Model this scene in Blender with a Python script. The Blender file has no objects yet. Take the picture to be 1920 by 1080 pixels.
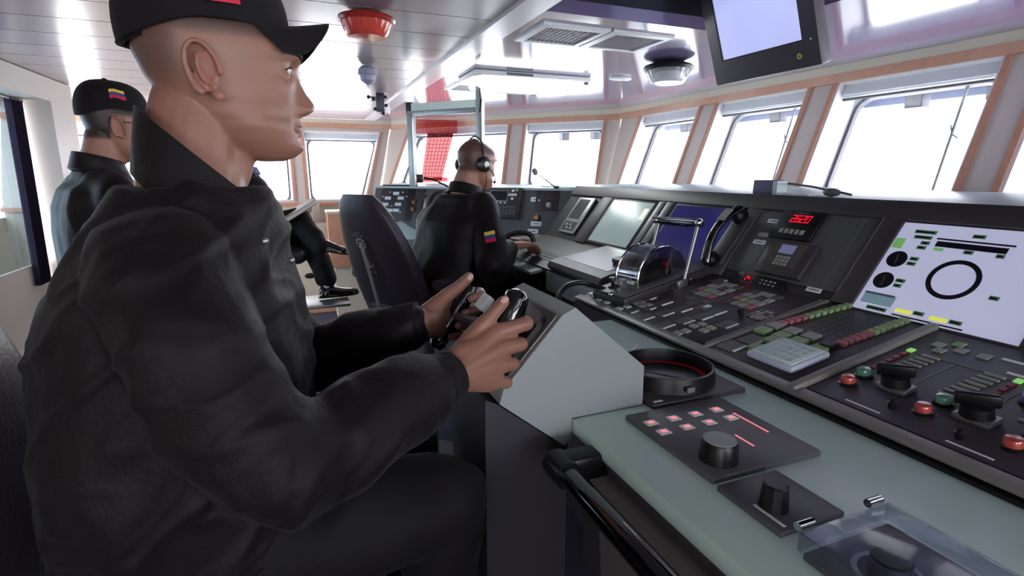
import bpy, bmesh, math, random
from mathutils import Vector, Matrix, noise
random.seed(7)
scn = bpy.context.scene
COL = scn.collection
PI = math.pi
V = Vector
# ---------------------------------------------------------------- camera
H = 1.5
YAW = math.radians(21.8); PITCH = math.atan(215 / 1000)
cam_d = bpy.data.cameras.new('camera'); cam = bpy.data.objects.new('camera', cam_d); COL.objects.link(cam)
cam.location = (0, 0, H)
cam.rotation_euler = (PI / 2 - PITCH, 0, -YAW)
cam_d.sensor_width = 36; cam_d.lens = 36 * 1000 / 1920
cam_d.clip_start = 0.02; cam_d.clip_end = 300
scn.camera = cam
# ---------------------------------------------------------------- world / exposure
scn.view_settings.view_transform = 'Standard'
scn.view_settings.look = 'None'
scn.view_settings.gamma = 1
scn.view_settings.use_curve_mapping = False
scn.view_settings.exposure = 1.2
w = bpy.data.worlds.new('overcast_sky'); scn.world = w; w.use_nodes = True
nt = w.node_tree; nt.nodes.clear()
wo = nt.nodes.new('ShaderNodeOutputWorld'); bg = nt.nodes.new('ShaderNodeBackground')
tc = nt.nodes.new('ShaderNodeTexCoord'); sep = nt.nodes.new('ShaderNodeSeparateXYZ'); rp = nt.nodes.new('ShaderNodeValToRGB')
nt.links.new(tc.outputs['Generated'], sep.inputs[0]); nt.links.new(sep.outputs['Z'], rp.inputs[0])
rp.color_ramp.elements[0].position = 0.0; rp.color_ramp.elements[0].color = (.90, .93, 1, 1)
rp.color_ramp.elements[1].position = 0.6; rp.color_ramp.elements[1].color = (.96, .97, 1, 1)
nt.links.new(rp.outputs[0], bg.inputs['Color']); bg.inputs['Strength'].default_value = 5.0
nt.links.new(bg.outputs[0], wo.inputs[0])

def area(name, loc, target, sx, sy, power, color=(1, 1, 1), portal=False):
    l = bpy.data.lights.new(name, 'AREA'); l.shape = 'RECTANGLE'; l.size = sx; l.size_y = sy
    l.energy = power; l.color = color
    if portal: l.cycles.is_portal = True
    o = bpy.data.objects.new(name, l); COL.objects.link(o); o.location = loc
    o.rotation_euler = (V(target) - V(loc)).to_track_quat('-Z', 'Y').to_euler()
    return o
# ---------------------------------------------------------------- pixel measuring of the photograph -> room coordinates
FW = V((math.sin(YAW) * math.cos(PITCH), math.cos(YAW) * math.cos(PITCH), -math.sin(PITCH)))
RT = V((math.cos(YAW), -math.sin(YAW), 0)); UP = RT.cross(FW)
def ray(u, v): return FW + RT * ((u - 960) / 1000) - UP * ((v - 540) / 1000)
def D(u, v, d): return V((0, 0, H)) + ray(u, v) * d
def atX(u, v, x): r = ray(u, v); return V((0, 0, H)) + r * (x / r.x)
def atY(u, v, y): r = ray(u, v); return V((0, 0, H)) + r * (y / r.y)
def atZ(u, v, z): r = ray(u, v); return V((0, 0, H)) + r * ((z - H) / r.z)
# ---------------------------------------------------------------- materials
def lin(c):
    return tuple(((x / 255) / 12.92 if x / 255 <= .04045 else ((x / 255 + .055) / 1.055) ** 2.4) for x in c) + (1,)
MATS = {}
def mat(name, rgb, rough=.5, metal=0., spec=.5, coat=0., var=.06, scale=12., bump=0., bscale=60., emit=0., trans=0., alpha=1., ior=1.45, sheen=0., sss=0., aniso=0.):
    if name in MATS: return MATS[name]
    m = bpy.data.materials.new(name); m.use_nodes = True; t = m.node_tree; N = t.nodes; L = t.links
    b = N['Principled BSDF']; c = lin(rgb)
    tcn = N.new('ShaderNodeTexCoord')
    if var > 0:
        n = N.new('ShaderNodeTexNoise'); n.inputs['Scale'].default_value = scale; n.inputs['Detail'].default_value = 4
        L.new(tcn.outputs['Object'], n.inputs['Vector'])
        mx = N.new('ShaderNodeMix'); mx.data_type = 'RGBA'
        mx.inputs[6].default_value = tuple(x * (1 - var * 1.5) for x in c[:3]) + (1,)
        mx.inputs[7].default_value = tuple(min(1, x * (1 + var * 1.5)) for x in c[:3]) + (1,)
        L.new(n.outputs['Fac'], mx.inputs[0]); L.new(mx.outputs[2], b.inputs['Base Color'])
        if emit: L.new(mx.outputs[2], b.inputs['Emission Color'])
    else:
        b.inputs['Base Color'].default_value = c
        if emit: b.inputs['Emission Color'].default_value = c
    if emit: b.inputs['Emission Strength'].default_value = emit
    b.inputs['Roughness'].default_value = rough; b.inputs['Metallic'].default_value = metal
    b.inputs['Specular IOR Level'].default_value = spec; b.inputs['Coat Weight'].default_value = coat
    b.inputs['Coat Roughness'].default_value = .08
    b.inputs['IOR'].default_value = ior; b.inputs['Transmission Weight'].default_value = trans; b.inputs['Alpha'].default_value = alpha
    b.inputs['Sheen Weight'].default_value = sheen
    if sss: b.inputs['Subsurface Weight'].default_value = sss; b.inputs['Subsurface Radius'].default_value = (.012, .005, .003); b.inputs['Subsurface Scale'].default_value = 1.0
    if bump:
        n2 = N.new('ShaderNodeTexNoise'); n2.inputs['Scale'].default_value = bscale; n2.inputs['Detail'].default_value = 5
        L.new(tcn.outputs['Object'], n2.inputs['Vector'])
        bp = N.new('ShaderNodeBump'); bp.inputs['Strength'].default_value = bump; bp.inputs['Distance'].default_value = .004
        L.new(n2.outputs['Fac'], bp.inputs['Height']); L.new(bp.outputs[0], b.inputs['Normal'])
    MATS[name] = m; return m
def glass_mat(name, tint=(1, 1, 1), refl=.04, rough=.03):
    if name in MATS: return MATS[name]
    m = bpy.data.materials.new(name); m.use_nodes = True; t = m.node_tree; N = t.nodes; L = t.links
    N.clear(); o = N.new('ShaderNodeOutputMaterial'); mix = N.new('ShaderNodeMixShader')
    tr = N.new('ShaderNodeBsdfTransparent'); tr.inputs[0].default_value = tint + (1,)
    gl = N.new('ShaderNodeBsdfGlossy'); gl.inputs['Roughness'].default_value = rough
    fr = N.new('ShaderNodeLayerWeight'); fr.inputs[0].default_value = .5
    pw = N.new('ShaderNodeMath'); pw.operation = 'POWER'; pw.inputs[1].default_value = 5
    L.new(fr.outputs['Facing'], pw.inputs[0]); fr = pw
    ad = N.new('ShaderNodeMath'); ad.operation = 'MULTIPLY_ADD'; ad.inputs[1].default_value = .8; ad.inputs[2].default_value = refl
    L.new(fr.outputs[0], ad.inputs[0]); L.new(ad.outputs[0], mix.inputs[0]); L.new(tr.outputs[0], mix.inputs[1]); L.new(gl.outputs[0], mix.inputs[2])
    L.new(mix.outputs[0], o.inputs[0]); MATS[name] = m; return m
# ---------------------------------------------------------------- mesh helpers
class MB:
    def __init__(s): s.v = []; s.f = []; s.mi = []; s.cur = 0
    def add(s, vs, fs):
        k = len(s.v); s.v += [tuple(v) for v in vs]; s.f += [tuple(i + k for i in f) for f in fs]; s.mi += [s.cur] * len(fs); return s
    def box(s, a, b, M=None, bev=0):
        x0, x1 = sorted((a[0], b[0])); y0, y1 = sorted((a[1], b[1])); z0, z1 = sorted((a[2], b[2]))
        if bev:
            bm = bmesh.new(); bmesh.ops.create_cube(bm, size=1)
            for v in bm.verts: v.co = V(((x0 + x1) / 2 + v.co.x * (x1 - x0), (y0 + y1) / 2 + v.co.y * (y1 - y0), (z0 + z1) / 2 + v.co.z * (z1 - z0)))
            bmesh.ops.bevel(bm, geom=bm.edges[:], offset=bev, segments=2, affect='EDGES', profile=.5)
            vs = [v.co.copy() for v in bm.verts]; fs = [[v.index for v in f.verts] for f in bm.faces]; bm.free()
        else:
            vs = [V((x, y, z)) for z in (z0, z1) for x, y in ((x0, y0), (x1, y0), (x1, y1), (x0, y1))]
            fs = [(3, 2, 1, 0), (4, 5, 6, 7), (0, 1, 5, 4), (1, 2, 6, 5), (2, 3, 7, 6), (3, 0, 4, 7)]
        if M: vs = [M @ v for v in vs]
        return s.add(vs, fs)
    def prism(s, poly, vec, M=None):
        """poly: list of 3D points, extruded by vec"""
        n = len(poly); vec = V(vec); vs = [V(p) for p in poly] + [V(p) + vec for p in poly]
        if M: vs = [M @ v for v in vs]
        fs = [tuple(range(n))[::-1], tuple(range(n, 2 * n))] + [(i, (i + 1) % n, n + (i + 1) % n, n + i) for i in range(n)]
        return s.add(vs, fs)
    def tube(s, pts, r, seg=10, caps=True):
        pts = [V(p) for p in pts]; n = len(pts); R = r if hasattr(r, '__len__') else [r] * n
        t0 = (pts[1] - pts[0]).normalized(); a = t0.orthogonal().normalized(); vs = []
        for i in range(n):
            t = (pts[min(i + 1, n - 1)] - pts[max(i - 1, 0)]).normalized()
            a = (a - t * a.dot(t)).normalized(); b = t.cross(a)
            for k in range(seg):
                th = 2 * PI * k / seg; vs.append(pts[i] + (a * math.cos(th) + b * math.sin(th)) * R[i])
        fs = [(i * seg + k, i * seg + (k + 1) % seg, (i + 1) * seg + (k + 1) % seg, (i + 1) * seg + k) for i in range(n - 1) for k in range(seg)]
        if caps: fs += [tuple(range(seg))[::-1], tuple(range((n - 1) * seg, n * seg))]
        return s.add(vs, fs)
    def lathe(s, prof, M=None, seg=32, caps=True):
        """prof: (r, z) list about the Z axis"""
        vs = []; n = len(prof)
        for r, z in prof:
            for k in range(seg):
                th = 2 * PI * k / seg; vs.append(V((max(r, 1e-5) * math.cos(th), max(r, 1e-5) * math.sin(th), z)))
        if M: vs = [M @ v for v in vs]
        fs = [(i * seg + k, i * seg + (k + 1) % seg, (i + 1) * seg + (k + 1) % seg, (i + 1) * seg + k) for i in range(n - 1) for k in range(seg)]
        if caps: fs += [tuple(range(seg))[::-1], tuple(range((n - 1) * seg, n * seg))]
        return s.add(vs, fs)
    def ell(s, c, r, M=None, seg=24, rings=14):
        rx, ry, rz = r if hasattr(r, '__len__') else (r, r, r); vs = []
        for i in range(rings + 1):
            ph = PI * i / rings - PI / 2
            for k in range(seg):
                th = 2 * PI * k / seg; vs.append(V((rx * math.cos(ph) * math.cos(th), ry * math.cos(ph) * math.sin(th), rz * math.sin(ph))))
        if M: vs = [M @ v for v in vs]
        vs = [v + V(c) for v in vs]
        fs = [(i * seg + k, i * seg + (k + 1) % seg, (i + 1) * seg + (k + 1) % seg, (i + 1) * seg + k) for i in range(rings) for k in range(seg)]
        return s.add(vs, fs)
    def loft(s, rings, caps=True, closed=True):
        """rings: equal-length lists of points"""
        m = len(rings[0]); vs = [V(p) for r in rings for p in r]; e = m if closed else m - 1
        fs = [(i * m + k, i * m + (k + 1) % m, (i + 1) * m + (k + 1) % m, (i + 1) * m + k) for i in range(len(rings) - 1) for k in range(e)]
        if caps and closed: fs += [tuple(range(m))[::-1], tuple(range((len(rings) - 1) * m, len(rings) * m))]
        return s.add(vs, fs)
    def capsule(s, a, b, ra, rb, seg=20):
        """tapered limb with round ends"""
        a, b = V(a), V(b); d = b - a; L = d.length; t = d.normalized(); pts = []; rs = []
        for i in range(6): th = PI / 2 * (1 - i / 5); pts.append(a - t * ra * math.sin(th)); rs.append(max(ra * math.cos(th), 1e-4))
        for i in range(1, 5): k = i / 5; pts.append(a + d * k); rs.append(ra + (rb - ra) * k)
        for i in range(6): th = PI / 2 * i / 5; pts.append(b + t * rb * math.sin(th)); rs.append(max(rb * math.cos(th), 1e-4))
        return s.tube(pts, rs, seg)
    def mesh(s, name, mats):
        me = bpy.data.meshes.new(name); me.from_pydata(s.v, [], s.f); me.update()
        for m in (mats if isinstance(mats, (list, tuple)) else [mats]): me.materials.append(m)
        if any(s.mi):
            for p, i in zip(me.polygons, s.mi): p.material_index = i
        bm = bmesh.new(); bm.from_mesh(me); bmesh.ops.recalc_face_normals(bm, faces=bm.faces[:]); bm.to_mesh(me); bm.free()
        return me
def smooth(o, ang=35):
    me = o.data
    for p in me.polygons: p.use_smooth = True
    bm = bmesh.new(); bm.from_mesh(me); ca = math.radians(ang)
    for e in bm.edges:
        if len(e.link_faces) == 2 and e.calc_face_angle(0) > ca: e.smooth = False
    bm.to_mesh(me); bm.free(); return o
def scribble(name, n, wd, h, m, parent, M, depth=.0003):
    """a short row of unreadable engraved strokes"""
    b = MB(); x = -wd / 2
    for i in range(n): l = wd / n * (.55 + .3 * ((i * 7) % 3) / 2); b.box((x, -h / 2, 0), (x + l, h / 2, depth)); x += wd / n
    return obj(name, b, m, parent, M, sm=False)
def obj(name, mb, m, parent=None, M=None, sm=True, ang=35):
    me = mb.mesh(name, m) if isinstance(mb, MB) else mb
    o = bpy.data.objects.new(name, me); COL.objects.link(o)
    if parent is not None: o.parent = parent
    if M is not None: o.matrix_local = M
    if sm and isinstance(mb, MB): smooth(o, ang)
    return o
def tag(o, label=None, cat=None, group=None, kind=None):
    if label: o['label'] = label
    if cat: o['category'] = cat
    if group: o['group'] = group
    if kind: o['kind'] = kind
    return o
def thing(name, label, cat, M=None, group=None):
    o = bpy.data.objects.new(name, None); COL.objects.link(o); o.empty_display_size = .05
    if M is not None: o.matrix_world = M if isinstance(M, Matrix) else Matrix.Translation(M)
    return tag(o, label, cat, group)
def struct(name, mb, m, parent=None, M=None, label=None, **k):
    o = obj(name, mb, m, parent, M, **k)
    if parent is None: o['kind'] = 'structure'
    if label: o['label'] = label
    return o
def copy_thing(o, M=None, label=None):
    c = o.copy(); COL.objects.link(c)
    for ch in list(o.children):
        d = ch.copy(); COL.objects.link(d); d.parent = c
        for g in list(ch.children):
            e = g.copy(); COL.objects.link(e); e.parent = d
    if M is not None: c.matrix_world = M if isinstance(M, Matrix) else Matrix.Translation(M)
    if label: c['label'] = label
    return c
def frame(o, ex, ey, ez):
    ex, ey, ez, o = V(ex), V(ey), V(ez), V(o)
    return Matrix(((ex.x, ey.x, ez.x, o.x), (ex.y, ey.y, ez.y, o.y), (ex.z, ey.z, ez.z, o.z), (0, 0, 0, 1)))
def T(x, y, z): return Matrix.Translation((x, y, z))
def text_mesh(body, size, depth=.0004, align='CENTER'):
    cu = bpy.data.curves.new('lettering', 'FONT'); cu.body = body; cu.size = size; cu.extrude = depth; cu.align_x = align; cu.align_y = 'CENTER'; cu.resolution_u = 2
    o = bpy.data.objects.new('tmp', cu); COL.objects.link(o); dg = bpy.context.evaluated_depsgraph_get(); dg.update()
    me = bpy.data.meshes.new_from_object(o.evaluated_get(dg)); bpy.data.objects.remove(o); return me
def text(name, body, size, m, parent, M, depth=.0004):
    me = text_mesh(body, size, depth); me.materials.clear(); me.materials.append(m)
    return obj(name, me, m, parent, M)
# ================================================================= MATERIALS
M_cream = mat('cream_panel', (196, 186, 176), .45, var=.03)
M_cream2 = mat('cream_laminate', (205, 196, 178), .5, var=.03)
M_wood = mat('beech_wood', (186, 138, 112), .4, var=.14, scale=30, coat=.2)
M_white = mat('white_paint', (222, 222, 224), .4, var=.02)
M_blind = mat('roller_blind', (205, 210, 215), .5, var=.02)
M_gasket = mat('grey_gasket', (92, 92, 98), .5, var=.05)
M_ceil = mat('glossy_ceiling', (112, 102, 136), .12, spec=.85, coat=.6, var=.03, scale=2)
M_plank = mat('satin_plank', (158, 144, 152), .24, spec=.7, var=.04, scale=2)
M_beam = mat('ceiling_beam', (196, 190, 200), .25, spec=.7, var=.02)
M_joint = mat('dark_joint', (62, 56, 62), .6)
M_floor = mat('blue_carpet', (58, 56, 74), .95, var=.12, scale=90, bump=.4, bscale=300)
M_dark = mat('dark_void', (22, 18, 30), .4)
M_glass = glass_mat('window_glass')
M_exte = mat('deckhead_paint', (98, 108, 138), .5, var=.03)
M_metal = mat('brushed_metal', (158, 160, 160), .42, metal=.9, var=.03)
M_chrome = mat('chrome', (215, 215, 215), .08, metal=1., var=0)
M_black = mat('black_plastic', (22, 21, 23), .35, var=.05)
M_blackgl = mat('gloss_black', (10, 10, 12), .08, spec=.7, coat=.6, var=0)
M_cons = mat('console_grey', (90, 90, 92), .42, var=.04, bump=.08, bscale=400)
M_cons2 = mat('console_dark', (62, 58, 60), .42, var=.05)
M_edge = mat('console_edge', (134, 131, 127), .38, var=.04)
M_top = mat('desk_laminate', (214, 241, 228), .30, var=.02)
M_boxw = mat('white_enamel', (146, 153, 153), .38, var=.02)
M_purple = mat('curtain_cloth', (38, 28, 52), .85, var=.15)
M_ledge = mat('ledge_grey', (178, 196, 196), .35, var=.03)
# ================================================================= ROOM SHELL
CZ = 2.1; LX = -1.42
fx0, fx1, fy0, fy1 = -2.5, 3.1, -3.2, 6.6
struct('floor', MB().box((fx0, fy0, -.05), (fx1 + .3, fy1 + .4, 0)), M_floor)
# --- glossy ceiling on the console side, with the recess that holds the monitor
RX0, RX1, RY0, RY1 = .87, 1.85, -.3, 1.985
cb = MB()
def slab(x0, y0, x1, y1): cb.box((x0, y0, CZ), (x1, y1, CZ + .05))
slab(.86, fy0, RX0, fy1); slab(RX1, fy0, 3.35, fy1); slab(RX0, RY1, RX1, fy1); slab(RX0, fy0, RX1, RY0)
struct('ceiling', cb, M_ceil, label='glossy mauve grey ceiling panel over the consoles')
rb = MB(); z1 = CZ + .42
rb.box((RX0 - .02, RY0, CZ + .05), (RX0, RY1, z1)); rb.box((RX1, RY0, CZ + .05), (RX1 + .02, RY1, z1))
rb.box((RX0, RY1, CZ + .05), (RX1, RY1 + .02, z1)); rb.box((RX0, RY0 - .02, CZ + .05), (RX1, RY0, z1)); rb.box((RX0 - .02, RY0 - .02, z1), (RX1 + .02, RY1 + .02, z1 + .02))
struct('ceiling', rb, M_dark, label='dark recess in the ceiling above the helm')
# --- planked ceiling on the aft side
pb = MB(); y = fy0
while y < fy1:
    pb.box((fx0 if y < 1.5 or y > 4.7 else LX - .16, y + .004, CZ + .004), (.80, min(y + .30, fy1) - .004, CZ + .03)); y += .30
struct('ceiling', pb, M_plank, label='satin planked ceiling')
struct('ceiling', MB().box((fx0, fy0, CZ + .03), (.86, 1.6, CZ + .05)).box((LX - .16, 1.6, CZ + .03), (.86, 4.8, CZ + .05)).box((fx0, 4.8, CZ + .03), (.86, fy1, CZ + .05)), M_joint, label='dark backing behind the ceiling planks')
bb = MB().box((.795, fy0, CZ - .012), (.905, fy1 - .1, CZ + .02)); bb.box((.905, fy0, CZ - .004), (.925, fy1 - .1, CZ + .01))
struct('trim_1', bb, M_beam, label='pale strip running along the ceiling')
# --- sloping window walls: facet = (origin at z 1.36 on the inside face, direction along, lean/up, outward)
NSTR = [0]
def quad_on(F, q): return [F @ V((a, b, 0)) for a, b in q]
def rounded(q, r, n=5):
    """round the corners of the quad q (2D)"""
    out = []; q = [V(p) for p in q]
    for i in range(4):
        p = q[i]; a = (q[i - 1] - p); b = (q[(i + 1) % 4] - p); rr = min(r, a.length * .4, b.length * .4)
        A = p + a.normalized() * rr; B = p + b.normalized() * rr
        for k in range(n + 1):
            t = k / n; out.append((1 - t) ** 2 * A + 2 * t * (1 - t) * p + t * t * B)
    return out
def inset(q, d):
    c = sum((V(p) for p in q), V((0, 0))) / len(q); out = []
    for p in q:
        p = V(p); out.append(V((p.x + (d if p.x < c.x else -d), p.y + (d if p.y < c.y else -d))))
    return out
NW = [0]; NT = [1]
def window(F, q, label, depth=.16, blind=True):
    """q = BL, BR, TR, TL in facet coordinates"""
    NW[0] += 1
    M = F
    w_ = MB()
    q = [V(p) for p in q]; qi = inset(q, .012); qo = inset(q, .03)
    loop = lambda p, z: [V((a.x, a.y, z)) for a in p]
    w_.loft([loop(q, -.002), loop(qi, -.002), loop(qo, depth), loop(inset(q, -.004), depth), loop(inset(q, -.004), 0)], caps=False)
    fr = struct('window_%d' % NW[0], w_, M_white, M=M, label=label, ang=25)
    g = MB(); ga = rounded(inset(q, .03), .10); gb = rounded(inset(q, .048), .09); gc = rounded(inset(q, .02), .01)
    g.loft([[V((p.x, p.y, z)) for p in L_] for L_, z in ((ga, depth - .01), (gb, depth - .01), (gb, depth + .02), (ga, depth + .02))], caps=False)
    obj('gasket', g, M_gasket, fr)
    f2 = MB(); f2.loft([[V((p.x, p.y, depth + .003)) for p in ga], [V((p.x, p.y, depth + .003)) for p in gc]], caps=False)
    obj('corner_frame', f2, M_white, fr)
    p = MB(); p.prism([V((a.x, a.y, depth + .004)) for a in gb], (0, 0, .006)); obj('pane', p, M_glass, fr)
    if blind:
        TL, TR = q[3], q[2]; b = MB(); b.box((TL.x + .02 if TL.x < TR.x else TL.x - .02, TL.y - .075, .03), (TR.x - .02 if TL.x < TR.x else TR.x + .02, TL.y - .005, .10), bev=.006)
        bl = obj('blind_cassette', b, M_blind, fr)
        e = MB(); y_ = TL.y - .088; e.tube([(TL.x, y_, .06), (TR.x, y_, .06)], .008, 8); obj('bottom_rail', e, M_gasket, bl)
    return fr
def facet_wall(name, F, L0, L1, wins, top, label, under=None, b0=0.):
    """wall polygon strips between windows (a from L0 to L1, b from b0 to top); L0/L1 = (bottom, top)"""
    m = MB(); t = .02
    edges = [L0] + [x for q in wins for x in ((q[0][0], q[3][0]), (q[1][0], q[2][0]))] + [L1]
    wb = wins[0][0][1]; wt = wins[0][3][1]
    def xat(e, b): k = (b - b0) / (top - b0); return e[0] + (e[1] - e[0]) * k
    def xw(e, b): k = (b - wb) / (wt - wb); return e[0] + (e[1] - e[0]) * k
    for i in range(0, len(edges), 2):
        l, r = edges[i], edges[i + 1]
        fl = (lambda b, e=l, j=i: xat(e, b) if j == 0 else xw(e, b)); fr_ = (lambda b, e=r, j=i: xat(e, b) if j == len(edges) - 2 else xw(e, b))
        m.prism([V((fl(wb), wb, 0)), V((fr_(wb), wb, 0)), V((fr_(wt), wt, 0)), V((fl(wt), wt, 0))], (0, 0, t))
    m.prism([V((xat(L0, wt), wt, 0)), V((xat(L1, wt), wt, 0)), V((xat(L1, top), top, 0)), V((xat(L0, top), top, 0))], (0, 0, t))
    m.prism([V((xat(L0, b0), b0, 0)), V((xat(L1, b0), b0, 0)), V((xat(L1, wb), wb, 0)), V((xat(L0, wb), wb, 0))], (0, 0, t))
    struct(name, m, M_cream, M=F, label=label)
    # beech strips beside each opening
    for q in wins:
        for s_, (A, B) in ((-1, (q[0], q[3])), (1, (q[1], q[2]))):
            NT[0] += 1; k = MB(); w0 = .028
            sg = s_ if q[0][0] < q[1][0] else -s_
            k.prism([V((A[0], wb, -.012)), V((A[0] + sg * w0, wb, -.012)), V((B[0] + sg * w0, wt, -.012)), V((B[0], wt, -.012))], (0, 0, .014))
            struct('trim_%d' % NT[0], k, M_wood, M=F, label='beech strip beside a window')
lean = math.atan2(.235, .64)
def facet(o, along, outward):
    al = V(along).normalized(); out = V(outward).normalized(); up = V((0, 0, 1))
    ey = (up * math.cos(lean) + out * math.sin(lean)); ez = (out * math.cos(lean) - up * math.sin(lean))
    return frame(o, al, ey, ez)
hb = 2.0 - 1.36; cl = math.cos(lean)
bt = (2.015 - 1.36) / cl; tt = (2.12 - 1.36) / cl
# front wall (A): runs along +Y, outward +X.  frame handed (along, up, out)
FA = facet((2.70, 0, 1.36), (0, 1, 0), (1, 0, 0))
winsA = []
for y0 in (2.0, .0):
    pass
ya = [(3.45, 4.20), (2.495, 3.25), (1.51, 2.305), (.55, 1.34), (-.42, .38), (-1.4, -.6), (-2.4, -1.6)]
ya = sorted(ya)
qa = [[(a, .02), (b, .02), (b, bt), (a, bt)] for a, b in ya]
facet_wall('wall_front', FA, (fy0, fy0), (4.37, 4.56), qa, tt, 'cream window wall ahead of the consoles')
nm = ['rearmost', 'third behind camera', 'second behind camera', 'beside the camera', 'nearest large', 'middle', 'farthest of the three right hand']
for q, n in zip(qa, nm): window(FA, q, 'forward bridge window, %s one' % n)
# oblique wall (B)
dB = V((-.6675, .7447, 0)); nB = V((.7447, .6675, 0)); aB = V((2.94, 4.551, 0))
OB = aB - nB * .235; OB.z = 1.36
FB = facet(OB, dB, nB)
qb = [[(.16, .02), (.965, .02), (1.0, bt), (.165, bt)], [(1.165, .02), (2.60, .02), (2.47, bt), (1.20, bt)]]
facet_wall('wall_right', FB, (-.0, 0), (2.80, 2.75), qb, tt, 'cream oblique window wall in the far corner')
window(FB, qb[0], 'narrower window right of the man with the headset'); window(FB, qb[1], 'wide window behind the metal frame and red netting')
# far wall (C)
cy = 6.36
FC = facet((1.0, cy, 1.36), (-1, 0, 0), (0, 1, 0))
def cx(x): return 1.0 - x
lowC = (1.21 - 1.36) / cl
qc = [[(cx(.74), lowC), (cx(.13), lowC), (cx(.13), bt - .05), (cx(.97), bt - .05)], [(cx(-.02), lowC), (cx(-.80), lowC), (cx(-.80), bt - .05), (cx(-.02), bt - .05)], [(cx(-1.66), lowC), (cx(-2.3), lowC), (cx(-2.3), bt - .05), (cx(-1.66), bt - .05)]]
facet_wall('wall_far', FC, (cx(.86), cx(1.12)), (cx(fx0), cx(fx0)), qc, tt, 'cream far window wall', b0=lowC - .03)
window(FC, qc[0], 'far window left of the tilted corner post'); window(FC, qc[1], 'far window behind the seated man'); window(FC, qc[2], 'far window beside the left wall')
# cornice and wood bands
def band(name, pts, z0, z1, t, m, lab, off=0.):
    b = MB()
    for i in range(len(pts) - 1):
        p, q = V(pts[i]), V(pts[i + 1]); d = (q - p).normalized(); n = V((d.y, -d.x, 0))
        b.prism([p - n * (t + off) + V((0, 0, z0)), q - n * (t + off) + V((0, 0, z0)), q - n * (t + off) + V((0, 0, z1)), p - n * (t + off) + V((0, 0, z1))], n * t)
    NT[0] += 1
    return struct('trim_%d' % NT[0], b, m, label=lab)
cpath = [(2.95, fy0, 0), (2.95, 4.553, 0), (1.117, 6.60, 0), (fx0, 6.60, 0)]
band('c', cpath, 2.052, 2.1, .03, M_cream2, 'cream cornice over the windows', off=0)
band('w', cpath, 2.004, 2.054, .035, M_wood, 'beech band over the windows', off=0)
# lower walls below the windows
lw = MB(); lw.box((2.70, fy0, 0), (2.72, 4.37, 1.36)); struct('wall_front', lw, M_cream2, label='lower front wall behind the consoles')
p, q = OB.copy(), OB + dB * 2.8; p.z = q.z = 0; lw = MB().prism([p, q, q + V((0, 0, 1.36)), p + V((0, 0, 1.36))], nB * .02); struct('wall_right', lw, M_cream2, label='lower oblique wall')
lw = MB().box((fx0, cy - .04, 0), (.9, cy - .02, 1.17)); struct('wall_far', lw, M_cream2, label='cream panelled wall below the far windows')
NT[0] += 1; struct('trim_%d' % NT[0], MB().box((fx0, cy - .10, 1.155), (.9, cy + .08, 1.19)), M_wood, label='beech sill below the far windows')
struct('baseboard_far', MB().box((fx0, cy - .06, 0), (.9, cy - .04, .10)), M_wood)
# outside deckhead over the windows: pale overhanging plate
eo = MB()
eo.box((3.16, fy0, 1.985), (3.62, 4.75, 2.02)); eo.box((3.60, fy0, 1.93), (3.63, 4.75, 2.02))
struct('trim_50', eo, M_exte, label='pale blue overhang outside the forward windows')
eo = MB(); p = aB + nB * .2; q = p + dB * 2.8; eo.prism([p + V((0, 0, 1.99)), q + V((0, 0, 1.99)), q + nB * .5 + V((0, 0, 1.99)), p + nB * .5 + V((0, 0, 1.99))], (0, 0, .03))
struct('trim_51', eo, M_exte, label='pale overhang outside the oblique windows')
# --- left wall with the recessed side window
LX = -1.42
def lw_part(y0, y1, z0, z1, m=M_cream, x0=LX - .02, x1=LX): return MB().box((x0, y0, z0), (x1, y1, z1))
wl = MB(); wl.box((LX - .16, 4.46, 0), (LX, 4.86, CZ)); wl.box((LX - .16, 2.6, 1.955), (LX, 4.46, CZ)); wl.box((LX - .16, 1.6, 0), (LX, 2.6, CZ)); wl.box((LX - .16, 2.6, 0), (LX - .06, 4.46, .40))
struct('wall_left', wl, mat('warm_panel', (202, 194, 188), .45, var=.03), label='cream left wall with a deep window opening')
wl = MB(); wl.box((fx0 - .04, fy0, 0), (fx0, 1.6, CZ)); wl.box((fx0 - .04, 4.9, 0), (fx0, 6.4, 1.1)); wl.box((fx0 - .04, 4.9, 1.9), (fx0, 6.4, CZ)); wl.box((fx0, 1.56, 0), (LX - .16, 1.6, CZ))
struct('wall_left', wl, M_cream, label='outer left wall of the bridge')
wl = MB(); wl.box((fx0, fy0 - .06, 0), (3.3, fy0, 1.0)); wl.box((fx0, fy0 - .06, 1.85), (3.3, fy0, CZ)); wl.box((-.9, fy0 - .06, 1.0), (.0, fy0, 1.85))  # out of view; middle panel added to hold back light from behind
struct('wall_back', wl, M_cream, label='aft wall of the bridge')
# ================================================================= CONSOLES
M_key = mat('grey_keycap', (160, 164, 154), .45, var=.05)
M_keyl = mat('pale_keycap', (224, 230, 230), .4, var=.03)
M_keyd = mat('dark_keycap', (90, 89, 82), .45, var=.05)
M_keyg = mat('green_keycap', (150, 178, 126), .45, var=.05)
M_keyr = mat('red_keycap', (178, 110, 114), .45, var=.05)
M_lbl = mat('label_plate', (236, 242, 244), .4, var=.03, scale=200)
M_ink = mat('engraving', (30, 34, 38), .6, var=0)
M_line = mat('panel_line', (120, 120, 118), .5, var=0)
M_print = mat('white_print', (245, 246, 244), .45, var=0)
Kx, Kz = .89, 1.07
ek = V((.44, 0, .085)).normalized(); nk = V((-ek.z, 0, ek.x))
es = V((.157, 0, .2075)).normalized(); ns = V((-es.z, 0, es.x))
FK = frame((Kx, 0, Kz), ek, (0, 1, 0), nk)      # keyboard plane: local x up the slope, y along the console
FS = frame((1.33, 0, 1.155), es, (0, 1, 0), ns)  # display plane
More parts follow.
